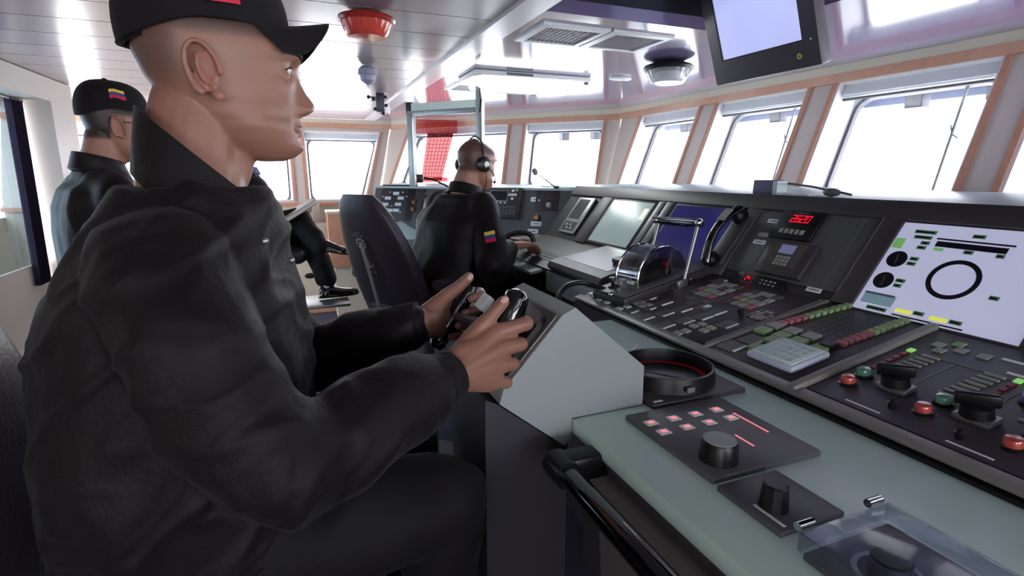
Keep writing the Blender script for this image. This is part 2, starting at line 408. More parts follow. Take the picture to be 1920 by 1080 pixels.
Y0, Y1 = -1.2, 2.80
# --- body of the long console
con = thing('bridge_console', 'long dark grey bridge console running below the forward windows', 'console', V((1.3, .8, 0)))
IM = Matrix.Translation((-1.3, -.8, 0))
def cobj(name, mb, m, **k): return obj(name, mb, m, con, IM, **k)
prof = [(.885, 1.04), (.89, 1.07), (1.33, 1.155), (1.487, 1.3625), (1.53, 1.418), (1.53, 1.30), (1.60, 1.30), (1.60, 0), (.95, 0), (.95, 1.04)]
b = MB(); b.prism([V((x, Y0, z - .0015)) for x, z in prof], (0, 1.615 - Y0, 0)); cobj('cabinet', b, M_cons2, ang=20)
prof2 = [(1.0, 1.06), (1.0, 1.0912), (1.33, 1.155), (1.487, 1.3625), (1.53, 1.418), (1.53, 1.30), (1.60, 1.30), (1.60, 0), (1.05, 0), (1.05, 1.06)]
b = MB(); b.prism([V((x, 1.616, z - .0015)) for x, z in prof2], (0, Y1 - 1.616, 0)); cobj('cabinet', b, M_cons2, ang=20)
b = MB(); b.box((-.008, Y0, 0), (.022, 1.615, .010), FK, bev=.003); cobj('edge_rail', b, M_edge)
b = MB(); b.box((.872, Y0, 1.035), (.892, 1.60, 1.066)); cobj('painted_shade_strip', b, M_black)  # shade below the console edge, put in as a solid black strip
b = MB(); b.prism([V((x, Y0, z)) for x, z in [(1.528, 1.405), (1.522, 1.418), (1.54, 1.424), (2.70, 1.424), (2.70, 1.405)]], (0, 4.2 - Y0 - .9, 0)); cobj('ledge', b, M_ledge)
# bezel rail along the top of the displays
b = MB(); b.box((.275, Y0, 0), (.335, Y1, .012), FS, bev=.004); cobj('top_bezel', b, M_cons2)
b = MB()
for y_ in (.60 + .13, 1.0, 1.60):
    pass
# dark bezels and dividers between bays of the display plane
def fbox(mb, F, a0, a1, y0, y1, h0, h1, bev=0): mb.box((a0, y0, h0), (a1, y1, h1), F, bev=bev); return mb
for y_, y2_ in ((.925, .985), (.50, .57)): b = MB(); fbox(b, FS, .0, .275, y_, y2_, 0, .014, .003); cobj('display_bezel', b, M_cons2)
b = MB(); fbox(b, FS, .03, .275, .985, 1.395, 0, .006, .002); cobj('instrument_plate', b, mat('instrument_grey', (86, 86, 88), .45, var=.03, bump=.05, bscale=500))
for y_, y2_ in ((1.40, 1.46), (1.86, 1.965), (2.345, 2.44)): b = MB(); fbox(b, FS, 0, .275, y_, y2_, 0, .010, .002); cobj('divider_panel', b, M_cons)
for y_, y2_ in ((1.868, 1.905), (1.92, 1.955)): b = MB(); fbox(b, FS, .02, .27, y_, y2_, .01, .014, .001); cobj('grey_strip', b, mat('strip_grey', (150, 160, 158), .35, var=.03))
# seams of the instrument plate
for y_, z_ in ((1.03, .006), (.978, .014), (1.39, .006)): b = MB(); fbox(b, FS, .03, .275, y_, y_ + .002, z_, z_ + .0008); cobj('seam_line', b, M_line)
# keyboard plane: bay dividers
b = MB(); fbox(b, FK, .0, .44, .985, .995, 0, .012, .002); cobj('bay_divider', b, M_edge)
b = MB(); fbox(b, FK, .0, .44, .712, .733, 0, .018, .006); cobj('bay_divider', b, M_edge)
b = MB(); fbox(b, FK, .03, .43, .9975, 1.0, .0, .0135); cobj('seam_line', b, M_line)

# --- radar display
def screen_mat(name, nodes_fn, emit=1.):
    m = bpy.data.materials.new(name); m.use_nodes = True; t = m.node_tree; N = t.nodes; L = t.links
    bsdf = N['Principled BSDF']; bsdf.inputs['Roughness'].default_value = .12
    c = nodes_fn(N, L); L.new(c, bsdf.inputs['Emission Color']); bsdf.inputs['Emission Strength'].default_value = emit
    bsdf.inputs['Base Color'].default_value = (.03, .03, .035, 1); return m
M_rad = mat('radar_screen_glow', (168, 170, 196), .2, emit=.33, var=.01)
M_rad.node_tree.nodes['Principled BSDF'].inputs['Roughness'].default_value = .15
M_sk = mat('screen_black', (24, 22, 34), .3, var=0); M_sg = mat('screen_green', (110, 170, 96), .3, emit=.25, var=0)
M_sy = mat('screen_yellow', (214, 214, 90), .3, emit=.32, var=0); M_sb = mat('screen_bluegrey', (112, 140, 150), .3, emit=.22, var=0); M_sd = mat('screen_dark_green', (52, 84, 52), .4, emit=.3, var=0)
rad = thing('radar_display', 'large lilac radar screen with a dark bearing ring at the right edge', 'display', FS @ T(.135, .745, .006))
def robj(name, mb, m, **k): return obj(name, mb, m, rad, T(-.135, -.745, -.006), **k)
b = MB(); fbox(b, None, -.003, .270, .575, .925, 0, .006); robj('screen', b, M_rad)
b = MB()
for a0, a1, y0, y1 in ((-.008, -.002, .56, .93),):
    fbox(b, None, a0, a1, y0, y1, 0, .014)
robj('lower_bezel', b, M_cons2)
def sp(zx, zy, ox=1400, oy=380, s=3.375):
    """picture point on the radar screen -> (a, y) in its plane"""
    r = ray(ox + zx / s, oy + zy / s); o = V((0, 0, H)); t = (V((1.33, 0, 1.155)) - o).dot(ns) / r.dot(ns); p = o + r * t
    return (p - V((1.33, 0, 1.155))).dot(es), p.y
def ring(mb, c, ro, ri, h0, h1, seg=48, sy=1.):
    rg = []
    for r, h in ((ro, h0), (ro, h1), (ri, h1), (ri, h0)): rg.append([V((c[0] + r * math.cos(2 * PI * k / seg), c[1] + sy * r * math.sin(2 * PI * k / seg), h)) for k in range(seg)])
    mb.loft(rg + [rg[0]], caps=False)
c = sp(1312, 497); R1 = abs(sp(1490, 497)[1] - sp(1130, 497)[1]) / 2
b = MB(); ring(b, c, R1, R1 * .80, .006, .0072); robj('bearing_ring', b, M_sk)
for q in ((957, 365), (872, 498)):
    cc = sp(*q); rr = abs(sp(q[0] + 66, q[1])[1] - sp(q[0] - 66, q[1])[1]) / 2
    b = MB(); b.lathe([(rr, .006), (rr, .0072)], Matrix.Translation((cc[0], cc[1], 0))); d_ = robj('dial', b, M_sk)
    b = MB(); b.box((-rr * .6, -.002, .0072), (rr * .6, .002, .0078), T(cc[0], cc[1], 0) @ Matrix.Rotation(.15, 4, 'Z')); o_ = obj('needle', b, mat('screen_brown', (92, 66, 70), .4, var=0), d_)
def rrect(zx0, zy0, zx1, zy1, h, m, name, th=.0012):
    a0, y0 = sp(zx0, zy0); a1, y1 = sp(zx1, zy1); am = (a0 + a1) / 2
    b = MB(); fbox(b, None, am - h / 2, am + h / 2, y0, y1, .006, .006 + th); return robj(name, b, m)
rrect(1210, 240, 1715, 285, .004, M_sk, 'menu_line'); rrect(1205, 270, 1660, 318, .015, M_sk, 'title_bar'); rrect(760, 572, 945, 606, .006, M_sk, 'menu_line')
rrect(740, 605, 940, 635, .030, M_sb, 'data_field'); rrect(925, 712, 1370, 818, .0035, M_sk, 'menu_line')
rrect(945, 688, 1050, 705, .010, M_sy, 'yellow_field'); rrect(1160, 740, 1275, 755, .010, M_sy, 'yellow_field'); rrect(940, 260, 1000, 268, .03, M_sg, 'green_field', .001); rrect(1190, 300, 1250, 310, .008, M_sg, 'green_field')
for q in ((1075, 190, 1210, 202), (1070, 222, 1180, 236), (1110, 262, 1165, 268), (1085, 290, 1140, 297), (1440, 222, 1520, 232), (1380, 322, 1440, 330), (1585, 348, 1640, 355), (1040, 362, 1095, 368), (1020, 392, 1075, 398), (950, 500, 1010, 506), (935, 530, 985, 536), (765, 665, 890, 690), (1060, 708, 1130, 715), (1285, 765, 1370, 775), (1540, 612, 1605, 620)):
    rrect(*q, .010, M_sd, 'readout')
    rrect(q[0] + 8, q[1] + 2, q[2] - 14, q[3], .0045, M_sk, 'readout', .0018)
# --- blue radar screen and white chart screen
M_blue = mat('blue_screen_glow', (34, 32, 84), .12, emit=.32, var=.3, scale=6)
bs = thing('radar_display', 'dark blue radar screen behind the chrome throttle levers', 'display', FS @ T(.14, 1.66, 0))
b = MB(); b.box((-.13, -.19, 0), (.135, .19, .008), bev=.003); obj('bezel', b, M_cons2, bs)
b = MB(); b.box((-.118, -.175, .007), (.122, .178, .0095)); obj('screen', b, M_blue, bs)
ws = thing('chart_display', 'pale grey chart screen left of the dark blue radar screen', 'display', FS @ T(.14, 2.155, 0))
b = MB(); b.box((-.13, -.185, 0), (.135, .185, .008), bev=.003); obj('bezel', b, M_cons2, ws)
b = MB(); b.box((-.118, -.165, .007), (.122, .165, .0095)); obj('screen', b, mat('pale_screen_glow', (150, 168, 166), .15, emit=.22, var=.10, scale=9), ws)
b = MB(); b.box((.03, -.155, .0095), (.09, -.12, .0100)); obj('menu_strip', b, mat('screen_cream', (210, 214, 190), .3, emit=.35, var=0), ws)
# --- slim receiver panel in the next bay
rp_ = thing('echo_sounder', 'silver instrument with a tall narrow screen left of the pale chart screen', 'instrument', FS @ T(.13, 2.575, .0))
b = MB(); b.box((-.10, -.085, 0), (.13, .085, .016), bev=.006); obj('housing', b, M_metal, rp_)
b = MB(); b.box((-.01, -.05, .016), (.115, .06, .018)); obj('screen', b, M_sk, rp_)
b = MB(); b.box((-.085, -.06, .016), (-.03, .06, .0175)); k_ = obj('button_field', b, M_cons2, rp_)
for i in range(4): b = MB().box((-.075 + .02 * (i % 2), -.04 + .02 * i, .0175), (-.063 + .02 * (i % 2), -.027 + .02 * i, .020)); obj('button', b, M_keyl, k_)
# --- digital repeater reading 2620
g_ = thing('digital_repeater', 'black repeater with glowing red digits over a row of keys', 'instrument', FS @ T(.225, 1.225, .006))
b = MB(); b.box((-.055, -.075, 0), (.05, .075, .012), bev=.003); obj('housing', b, M_black, g_)
M_red = mat('red_digits', (235, 12, 40), .4, emit=.85, var=0)
SEG = {'2': 'abged', '6': 'afgedc', '0': 'abcdef', '3': 'abgcd', '4': 'fgbc', '7': 'abc', '8': 'abcdefg'}
def seven(name, s, hgt, parent, M, m):
    b = MB(); wd = hgt * .5; gap = hgt * .24; t = hgt * .10; tot = len(s) * wd + (len(s) - 1) * gap
    for i, ch in enumerate(s):
        x = -tot / 2 + i * (wd + gap); sh = .18
        segs = {'a': (0, hgt, wd, hgt), 'd': (0, 0, wd, 0), 'g': (0, hgt / 2, wd, hgt / 2), 'b': (wd, hgt / 2, wd, hgt), 'c': (wd, 0, wd, hgt / 2), 'e': (0, 0, 0, hgt / 2), 'f': (0, hgt / 2, 0, hgt)}
        for k in SEG[ch]:
            x0, z0, x1, z1 = segs[k]
            b.prism([V((x + x0 - t / 2 + sh * z0, z0 - t / 2 - hgt / 2, 0)), V((x + x1 + t / 2 + sh * z1, z1 - t / 2 - hgt / 2, 0)), V((x + x1 + t / 2 + sh * z1, z1 + t / 2 - hgt / 2, 0)), V((x + x0 - t / 2 + sh * z0, z0 + t / 2 - hgt / 2, 0))], (0, 0, .0008))
    return obj(name, b, m, parent, M, sm=False)
RY = frame((0, 0, 0), (0, -1, 0), (1, 0, 0), (0, 0, 1))   # writing frame on console planes: text runs towards -Y
seven('red_digits', '2620', .024, g_, T(.018, -.002, .0125) @ RY, M_red)
for i in range(5): b = MB().box((-.038, .045 - i * .019, .012), (-.022, .033 - i * .019, .0145)); obj('key', b, M_key, g_)
scribble('maker_line', 6, .04, .004, M_line, g_, T(.04, 0, .012) @ RY)
# --- keypad instrument with small lcd
g_ = thing('keypad_instrument', 'thick dark instrument with a small lcd and keypad under the red digits', 'instrument', FS @ T(.098, 1.185, .006))
b = MB(); b.box((-.062, -.085, 0), (.058, .082, .022), bev=.006); obj('housing', b, M_cons2, g_)
b = MB(); b.box((-.035, -.055, .022), (.048, .06, .0235)); fc = obj('face_plate', b, mat('olive_plate', (82, 78, 74), .4), g_)
b = MB(); b.box((.012, -.022, .0235), (.043, .03, .0245)); obj('lcd', b, mat('lcd_glow', (92, 96, 128), .2, emit=.35, var=.05), g_)
for i in range(4):
    for j in range(3): b = MB().box((-.03 + .012 * j, .026 - .013 * i, .0235), (-.021 + .012 * j, .016 - .013 * i, .025)); obj('key', b, M_key, g_)
# --- small 24 readout panel
g_ = thing('course_selector', 'low black panel with a small framed red readout and tiny keys', 'instrument', FS @ T(.012, 1.24, .004))
b = MB(); b.box((-.018, -.10, 0), (.018, .09, .006), bev=.002); obj('housing', b, M_black, g_)
b = MB(); ring(b, (0, 0), .0, .0, 0, 0) if 0 else b.box((-.015, .022, .006), (.015, .062, .0065)); obj('readout_frame', b, M_line, g_)
b = MB(); b.box((-.0125, .025, .0065), (.0125, .059, .0072)); obj('readout', b, M_black, g_)
seven('red_digits', '24', .014, g_, T(0, .042, .0073) @ RY, M_red)
for i in range(4):
    for j in range(2): b = MB().box((-.01 + .012 * j, -.01 - .016 * i, .006), (-.005 + .012 * j, -.018 - .016 * i, .0075)); obj('key', b, M_key, g_)
# --- label plates on the display plane
def plate(a, y, sa, sy, lab, F=FS, h=.006, writing=None, m=None):
    t = thing('label_plate', lab, 'label', F @ T(a, y, h)); b = MB(); b.box((-sa / 2, -sy / 2, 0), (sa / 2, sy / 2, .0015), bev=.0005); obj('plate', b, m or M_lbl, t)
    if writing: scribble('engraving', 5, sy * .7, sa * .22, M_ink, t, T(0, 0, .0015) @ RY)
    return t
def sq(u, v):
    r = ray(u, v); o = V((0, 0, H)); t = (V((1.33, 0, 1.155)) - o).dot(ns) / r.dot(ns); p = o + r * t; return (p - V((1.33, 0, 1.155))).dot(es), p.y
a, y = sq(1454, 417); plate(a, y, .016, .052, 'white label plate at the top, left of the red digits', writing='HELM')
a, y = sq(1426, 456); plate(a, y, .016, .050, 'white label plate below the small grey button', writing='PILOT')
a, y = sq(1528, 546); plate(a, y, .015, .048, 'white label plate at the lower right of the keypad instrument', writing='LIGHT')
a, y = sq(1434, 443); t = thing('push_button', 'small grey push button between two white label plates', 'button', FS @ T(a, y, .006)); b = MB(); b.box((-.008, -.019, 0), (.008, .019, .006), bev=.002); obj('cap', b, M_key, t)
# --- telephone handset in its cradle, by the blue screen
hs = thing('telephone_handset', 'black telephone handset hanging in its cradle beside the blue screen', 'telephone', FS @ T(.13, 1.445, .006))
b = MB(); b.box((-.10, -.035, 0), (.105, .035, .02), bev=.006); obj('cradle', b, M_cons2, hs)
b = MB(); P_ = []; n = 16
for i in range(n + 1):
    k = i / n; x = -.115 + .23 * k; z = .045 + .045 * math.sin(PI * k) ** .8; wd = .022 - .006 * math.sin(PI * k); th = .012 + .012 * (abs(2 * k - 1) ** 6)
    P_.append([V((x, wd * math.cos(q * PI / 8), z - .004 + th * math.sin(q * PI / 8))) for q in range(16)])
b.loft(P_); hd = obj('handle', b, M_blackgl, hs)
for x in (-.092, .092):
    b = MB(); b.lathe([(.020, .018), (.029, .022), (.029, .042), (.018, .056)], T(x, 0, 0)); obj('ear_cup' if x > 0 else 'mouth_cup', b, M_black, hs)
b = MB(); b.box((.03, -.018, .0925), (.085, .018, .0945)); b.v = [(x, y, z - .18 * max(0, x - .03)) for x, y, z in b.v]; obj('label_strip', b, M_key, hs)
b = MB(); b.tube([(-.11, .0, .03), (-.135, .01, .02), (-.15, .03, .015), (-.14, .05, .012)], .005, 8); obj('cord', b, M_black, hs)

# --- keyboard panels
def panel(name, lab, cat, a0, a1, y0, y1, m, F=FK, h=.0, th=.006, bev=.002):
    t = thing(name, lab, cat, F @ T((a0 + a1) / 2, (y0 + y1) / 2, h)); t['_'] = 0
    b = MB(); b.box((-(a1 - a0) / 2, -(y1 - y0) / 2, 0), ((a1 - a0) / 2, (y1 - y0) / 2, th), bev=bev); obj('panel_plate', b, m, t)
    t['_'] = 0; del t['_']
    t_off[t.name] = ((a0 + a1) / 2, (y0 + y1) / 2, th); return t
t_off = {}
KM = {}
def key(t, a, y, sa, sy, m, h=.006, name='key'):
    """square key centred at console-plane coordinates (a, y); look-alike keys share mesh data"""
    A, Yc, th = t_off[t.name]; kk = (sa, sy, m.name, h)
    if kk not in KM:
        b = MB(); b.box((-sa / 2, -sy / 2, 0), (sa / 2, sy / 2, h), bev=min(.0015, h * .3)); KM[kk] = b.mesh(name, m)
        for p in KM[kk].polygons: p.use_smooth = False
    return obj(name, KM[kk], m, t, T(a - A, y - Yc, th - .0005))
kp = panel('steering_keyboard', 'wide dark panel of small keys in front of the throttle levers', 'keyboard', .018, .435, 1.0, 1.605, M_cons2)
for i, (a, y, m) in enumerate([(.048, 1.587, M_keyl), (.040, 1.55, M_keyl), (.033, 1.509, M_keyl), (.035, 1.467, M_keyl), (.058, 1.50, M_keyl), (.066, 1.45, M_key), (.062, 1.54, M_key), (.03, 1.385, M_keyl), (.056, 1.378, M_keyl), (.09, 1.387, M_key), (.111, 1.38, M_key), (.088, 1.351, M_key), (.11, 1.343, M_key),
        (.03, 1.102, M_key), (.053, 1.099, M_key), (.089, 1.11, M_key), (.111, 1.104, M_key), (.086, 1.068, M_key), (.11, 1.069, M_key)]):
    key(kp, a, y, .018, .024, m)
slots = [(.046, 1.325, .028), (.155, 1.38, .024), (.10, 1.306, .022), (.155, 1.308, .04), (.042, 1.248, .042), (.10, 1.232, .042), (.155, 1.218, .04), (.043, 1.157, .044), (.10, 1.142, .038), (.153, 1.129, .038), (.155, 1.04, .042), (.20, 1.13, .045), (.397, 1.334, .034)]
for a, y, w_ in slots:
    key(kp, a, y + .022, .05, .035, M_keyd, .003, 'lamp_window'); key(kp, a, y, w_, .006, M_print, .0035, 'white_marking')
for (a0, a1, y0, y1, m) in [(.26, .40, 1.24, 1.345, M_keyd), (.265, .40, 1.09, 1.20, M_keyd), (.225, .29, 1.01, 1.07, M_keyd)]:
    nx, ny = 4, 4
    for i in range(nx):
        for j in range(ny):
            a = a0 + (a1 - a0) * (i + .5) / nx; y = y0 + (y1 - y0) * (j + .5) / ny
            mm = M_keyr if (i + 2 * j) % 7 == 0 and i < 2 else (M_keyg if (i * 3 + j) % 8 == 5 else M_key if (i + j) % 3 else M_keyd)
            key(kp, a, y, (a1 - a0) / nx * .8, (y1 - y0) / ny * .8, mm, .005)
for a, y in ((.20, 1.19), (.24, 1.23), (.23, 1.29), (.20, 1.26)): key(kp, a, y, .03, .03, M_keyd, .004)
key(kp, .209, 1.195, .02, .016, M_keyl, .007)
for k in range(9): key(kp, .19 + .02 * k, 1.215 + .006 * (k % 2), .016, .004, M_keyr, .0012, 'red_line')
A_, Y_, th_ = t_off[kp.name]
b = MB(); b.lathe([(.006, 0), (.006, .008), (.009, .010), (.009, .022), (.006, .024)], T(.22 - A_, 1.075 - Y_, th_)); obj('small_knob', b, M_black, kp)
# radar keyboard with strip keys, trackpads and square keys
kr = panel('radar_keyboard', 'dark radar keyboard with red and green key strips below the lilac screen', 'keyboard', .018, .435, .735, .985, M_cons2)
for a, y in [(.181, .963), (.222, .962), (.183, .910), (.222, .912), (.185, .863), (.225, .862), (.183, .806), (.097, .90), (.150, .905)]: key(kr, a, y, .032, .034, M_key if a > .2 else M_keyg, .009)
for i in range(11):
    k = i / 10; key(kr, .245 + .19 * k, .962 - .033 * k, .015, .020, M_keyr if i < 4 else M_keyg, .010); key(kr, .235 + .19 * k, .793 - .012 * k, .015, .022, M_keyr if i < 5 else M_keyg, .010)
key(kr, .205, .800, .028, .03, M_black, .014)
for a, y in ((.065, .955), (.125, .945)): key(kr, a, y, .05, .05, M_keyd, .003, 'trackpad')
for a, y in ((.07, .926), (.126, .92)): key(kr, a, y, .044, .006, M_print, .004, 'white_marking')
for i in range(6):
    for j in range(5): key(kr, .26 + .027 * i, .835 + .020 * j, .020, .0015 + .001 * ((i + j) % 2), M_line, .0006, 'engraved_line')
# white mini keypad lying on the panel
mk = thing('keypad', 'white membrane keypad lying at the front corner of the radar keyboard', 'keypad', FK @ T(.108, .826, .006) @ Matrix.Rotation(0, 4, 'Z'))
b = MB(); b.box((-.058, -.062, 0), (.058, .062, .016), bev=.006); obj('housing', b, mat('grey_blue_shell', (206, 214, 232), .4), mk)
b = MB(); b.box((-.050, -.054, .016), (.050, .054, .018), bev=.001); obj('membrane', b, mat('membrane', (226, 242, 236), .45), mk)
for i in range(4):
    for j in range(5): b = MB().box((-.041 + .021 * i, -.045 + .0185 * j, .018), (-.024 + .021 * i, -.030 + .0185 * j, .0188)); obj('key', b, mat('membrane_key', (196, 220, 218), .5), mk, sm=False)
# right hand alarm panel with round push buttons
kr = ap = panel('alarm_panel', 'dark panel of round red and green push buttons at the right edge', 'control panel', .03, .43, -.6, .71, mat('violet_grey', (74, 70, 78), .4, var=.04))
A_, Y_, th_ = t_off[ap.name]
def rbtn(a, y, r, m, lab='push_button'):
    b = MB(); b.lathe([(r * 1.25, 0), (r * 1.25, .004), (r * 1.05, .006), (r * 1.05, .004)], T(a - A_, y - Y_, th_)); o = obj('button_collar', b, M_black, ap)
    b = MB(); b.lathe([(r, .0), (r, .013), (r * .86, .017), (0, .018)], T(a - A_, y - Y_, th_), caps=False); obj('button_cap', b, m, o)
M_br = mat('red_button', (196, 84, 76), .15, coat=.6, var=0); M_bg = mat('green_button', (104, 160, 134), .15, coat=.6, var=0); M_bb = mat('blue_button', (84, 104, 170), .2, coat=.5, var=0)
for a, y, m in ((.096, .672, M_br), (.143, .674, M_bg), (.094, .533, M_br), (.144, .530, M_bg), (.092, .404, M_br), (.142, .40, M_bg), (.235, .452, M_bb), (.09, .27, M_br), (.14, .27, M_bg)): rbtn(a, y, .013, m)
for (y, nb) in ((.64, 0), (.53, 0), (.41, 0), (.29, 0)):
    for i in range(8):
        a = .175 + .017 * i
        key(ap, a, y + .012 - .003 * i * .4, .008, .034, M_key, .004, 'indicator_bar')
    for i in range(5): key(ap, .19 + .022 * i, (y + .045) if y > .6 else (y - .030), .018, .010, mat('dark_red_lamp', (128, 30, 44), .3, var=0), .003, 'red_lamp')
    key(ap, .30, (y + .045) if y > .6 else (y - .030), .016, .012, mat('green_lamp', (110, 168, 84), .3, emit=.5, var=0), .004, 'green_lamp')
for a, y in ((.359, .667), (.384, .643), (.335, .651), (.359, .625), (.36, .585)): key(ap, a, y, .022, .020, M_keyg if a == .384 else M_key, .003)
for a, y, w_ in ((.372, .545, .008), (.322, .512, .008), (.395, .42, .008), (.28, .38, .008)): key(ap, a, y, w_, .034, M_print, .002, 'white_marking')
def lever(a, y, s=1.):
    b = MB(); b.box((-.020, -.028, 0), (.020, .028, .012), T(a - A_, y - Y_, th_), bev=.004); o = obj('switch_base', b, M_metal, ap)
    b = MB(); b.lathe([(.024, .012), (.022, .030), (.014, .034)], T(a - A_, y - Y_, th_)); b.box((-.007, -.03, .030), (.007, .03, .052), T(a - A_, y - Y_, th_) @ Matrix.Rotation(.5, 4, 'Z'), bev=.004); obj('switch_grip', b, M_black, o)
lever(.135, .607); lever(.128, .472); lever(.13, .34)
for y0_, y1_ in ((.64, .57), (.47, .40)):
    key(ap, .043, (y0_ + y1_) / 2, .004, .065, M_print, .0012, 'white_marking')
for a, y in ((.073, .572), (.063, .46)): b = MB(); b.lathe([(.006, 0), (.007, .012), (.004, .015)], T(a - A_, y - Y_, th_)); obj('small_knob', b, M_black, ap)
b = MB(); b.box((.02 - .012, .715, .0), (.03, .66, .004), FK)
key(ap, .30, .575, .0035, .24, M_line, .0015, 'frame_line')
for y in (.60, .48): key(ap, .22, y, .15, .003, M_line, .0015, 'frame_line')
# --- terminal module and pale desk beyond the throttle levers
t = thing('chart_terminal', 'grey terminal with a rounded front edge beyond the throttle levers', 'terminal', FK @ T(.25, 1.86, 0))
b = MB()
Mt = T(0, 0, 0)
hw = .215
b.prism([V((-.135, -hw, .002)), V((-.14, -hw, .018)), V((-.125, -hw, .034)), V((-.09, -hw, .038)), V((.17, -hw, .030)), V((.17, -hw, .002))], (0, 2 * hw, 0)); obj('housing', b, M_cons, t, ang=25)
b = MB(); b.box((-.07, -.17, .0365), (.14, .19, .0385)); obj('touch_surface', b, mat('silver_pad', (112, 118, 124), .22, spec=.7, var=.03), t)
b = MB(); b.box((.0, -.20, .038), (.12, -.09, .060), bev=.006); obj('trackball_block', b, M_cons2, t)
t = thing('terminal_plinth', 'pale plinth under the rounded grey terminal', 'plinth', V((1.0, 1.86, 1.0)))
b = MB(); b.box((-.01, -.225, .0), (.045, .215, .082), bev=.003); obj('panel', b, M_boxw, t)
t = thing('side_desk', 'pale desk slab at the operator\'s elbow with a black front', 'desk', V((1.0, 2.40, 1.0)))
b = MB(); b.prism([V((-.06, -.27, .06)), V((-.06, .62, .06)), V((.36, .62, .125)), V((.36, -.27, .125))], (0, 0, .012)); obj('desk_top', b, M_boxw, t)
b = MB(); b.box((-.03, -.26, -.1), (.0, .6, .055)); obj('front', b, M_black, t)
kb = thing('keyboard', 'flat black keyboard on the pale desk near the operator', 'keyboard', T(1.13, 2.33, 1.101) @ Matrix.Rotation(-.15, 4, 'Y'))
b = MB(); b.box((-.08, -.17, 0), (.09, .17, .012), bev=.003); obj('case', b, M_black, kb)
for i in range(5):
    b = MB()
    for j in range(14): b.box((-.07 + .03 * i, -.155 + .0222 * j, .0115), (-.048 + .03 * i, -.138 + .0222 * j, .015))
    obj('key_row', b, M_cons2, kb, sm=False)
# ================================================================= THROTTLE LEVERS
th = thing('engine_telegraph', 'chrome engine order lever over a clear domed quadrant on a black base', 'throttle', frame((1.13, 1.492, 1.118), ek, (0, 1, 0), nk) @ Matrix.Rotation(.12, 4, 'Z') @ Matrix.Scale(1.12, 4))
bl, bw = .185, .075
b = MB(); b.box((-bl, -bw, 0), (bl, bw, .030), bev=.008); obj('base', b, M_cons2, th)
b = MB(); b.box((-bl + .005, -bw + .003, .030), (bl - .005, bw - .003, .034), bev=.002); obj('base_plate', b, M_cons, th)
Rq = .098
def half(y, r, n=20): return [V((-.01 + r * math.cos(PI * k / n), y, .034 + r * math.sin(PI * k / n))) for k in range(n + 1)]
for y_ in (-.048, .048):
    b = MB(); q = half(y_, Rq); b.prism(q, (0, .003, 0)); obj('clear_cheek', b, glass_mat('clear_plastic', (.82, .80, .84), .10, .05), th)
    b = MB(); b.tube(half(y_, Rq), .0028, 8); obj('cheek_rim', b, M_chrome, th)
b = MB(); b.loft([[V((p.x, -.046, p.z)) for p in half(0, Rq - .001)], [V((p.x, .046, p.z)) for p in half(0, Rq - .001)]], caps=False, closed=False); obj('smoked_cover', b, glass_mat('smoked_plastic', (.52, .50, .55), .16, .08), th, ang=60)
b = MB(); b.lathe([(.055, -.028), (.055, .028)], T(-.01, 0, .040) @ Matrix.Rotation(PI / 2, 4, 'X')); obj('scale_drum', b, M_black, th)
b = MB(); b.box((-Rq - .004, -.045, .062), (-Rq + .012, .045, .070), T(0, 0, 0)); obj('cross_bar', b, M_chrome, th)
b = MB(); b.box((-Rq - .012, -.030, .042), (-Rq - .004, -.004, .050)); obj('maker_plate', b, M_keyl, th)
piv = V((.035, 0, .012)); top = V((.118, 0, .175))
for y_ in (-.082, .080):
    b = MB(); d = (top - piv); b.tube([piv + V((0, y_, 0)), piv + d * .5 + V((0, y_ , 0)), top + V((0, y_, 0))], .0055, 10); o = obj('lever_arm', b, M_metal, th)
    b = MB(); b.box((-.012, y_ - .008, -.004), (.03, y_ + .006, .026), T(.02, 0, 0), bev=.004); obj('lever_foot', b, M_metal, o)
    for x_ in (-.005, .065): b = MB(); b.lathe([(.004, -.006), (.011, -.006), (.011, .006), (.004, .006)], T(x_, y_ - .006, .010) @ Matrix.Rotation(PI / 2, 4, 'X'), seg=16); obj('clamp_screw', b, M_chrome, o)
b = MB(); b.tube([top + V((0, -.095, .0)), top + V((0, -.05, 0)), top + V((0, .05, 0)), top + V((0, .095, 0))], [.010, .013, .013, .010], 14); obj('grip_bar', b, M_blackgl, th)
b = MB(); b.tube([top + V((-.016, -.09, .012)), top + V((-.016, .09, .012))], .005, 10); obj('grip_bar', b, M_chrome, th)
for y_ in (-.088, .088): b = MB(); b.ell(top + V((-.004, y_, .004)), (.015, .012, .013)); obj('end_cap', b, M_chrome, th)
b = MB(); b.lathe([(.016, 0), (.016, .005), (.006, .008), (.006, .02), (.011, .022), (.009, .03)], T(-.135, .03, .034), seg=18); obj('lock_knob', b, M_black, th)
b = MB(); b.ell(V((-.178, -.01, .03)), .009); obj('cable_gland', b, M_chrome, th)
# cable curling from the base over the console edge
t = thing('cable', 'black cable looping from the lever base over the console edge', 'cable', V((.9, 1.6, 1.08)))
P_ = [D(1180, 566, 1.79), D(1140, 546, 1.80), D(1100, 531, 1.82), D(1070, 533, 1.80), D(1052, 546, 1.77), D(1047, 558, 1.74), D(1050, 572, 1.72)]
def spline(P, n=8):
    out = []
    for i in range(len(P) - 1):
        a, b_, c, d = P[max(i - 1, 0)], P[i], P[i + 1], P[min(i + 2, len(P) - 1)]
        for k in range(n):
            t_ = k / n; out.append(.5 * (2 * b_ + (c - a) * t_ + (2 * a - 5 * b_ + 4 * c - d) * t_ ** 2 + (3 * b_ - a - 3 * c + d) * t_ ** 3))
    return out + [P[-1]]
b = MB(); b.tube([p - V((.9, 1.6, 1.08)) for p in spline(P_)], .009, 10); obj('sheath', b, M_black, t)
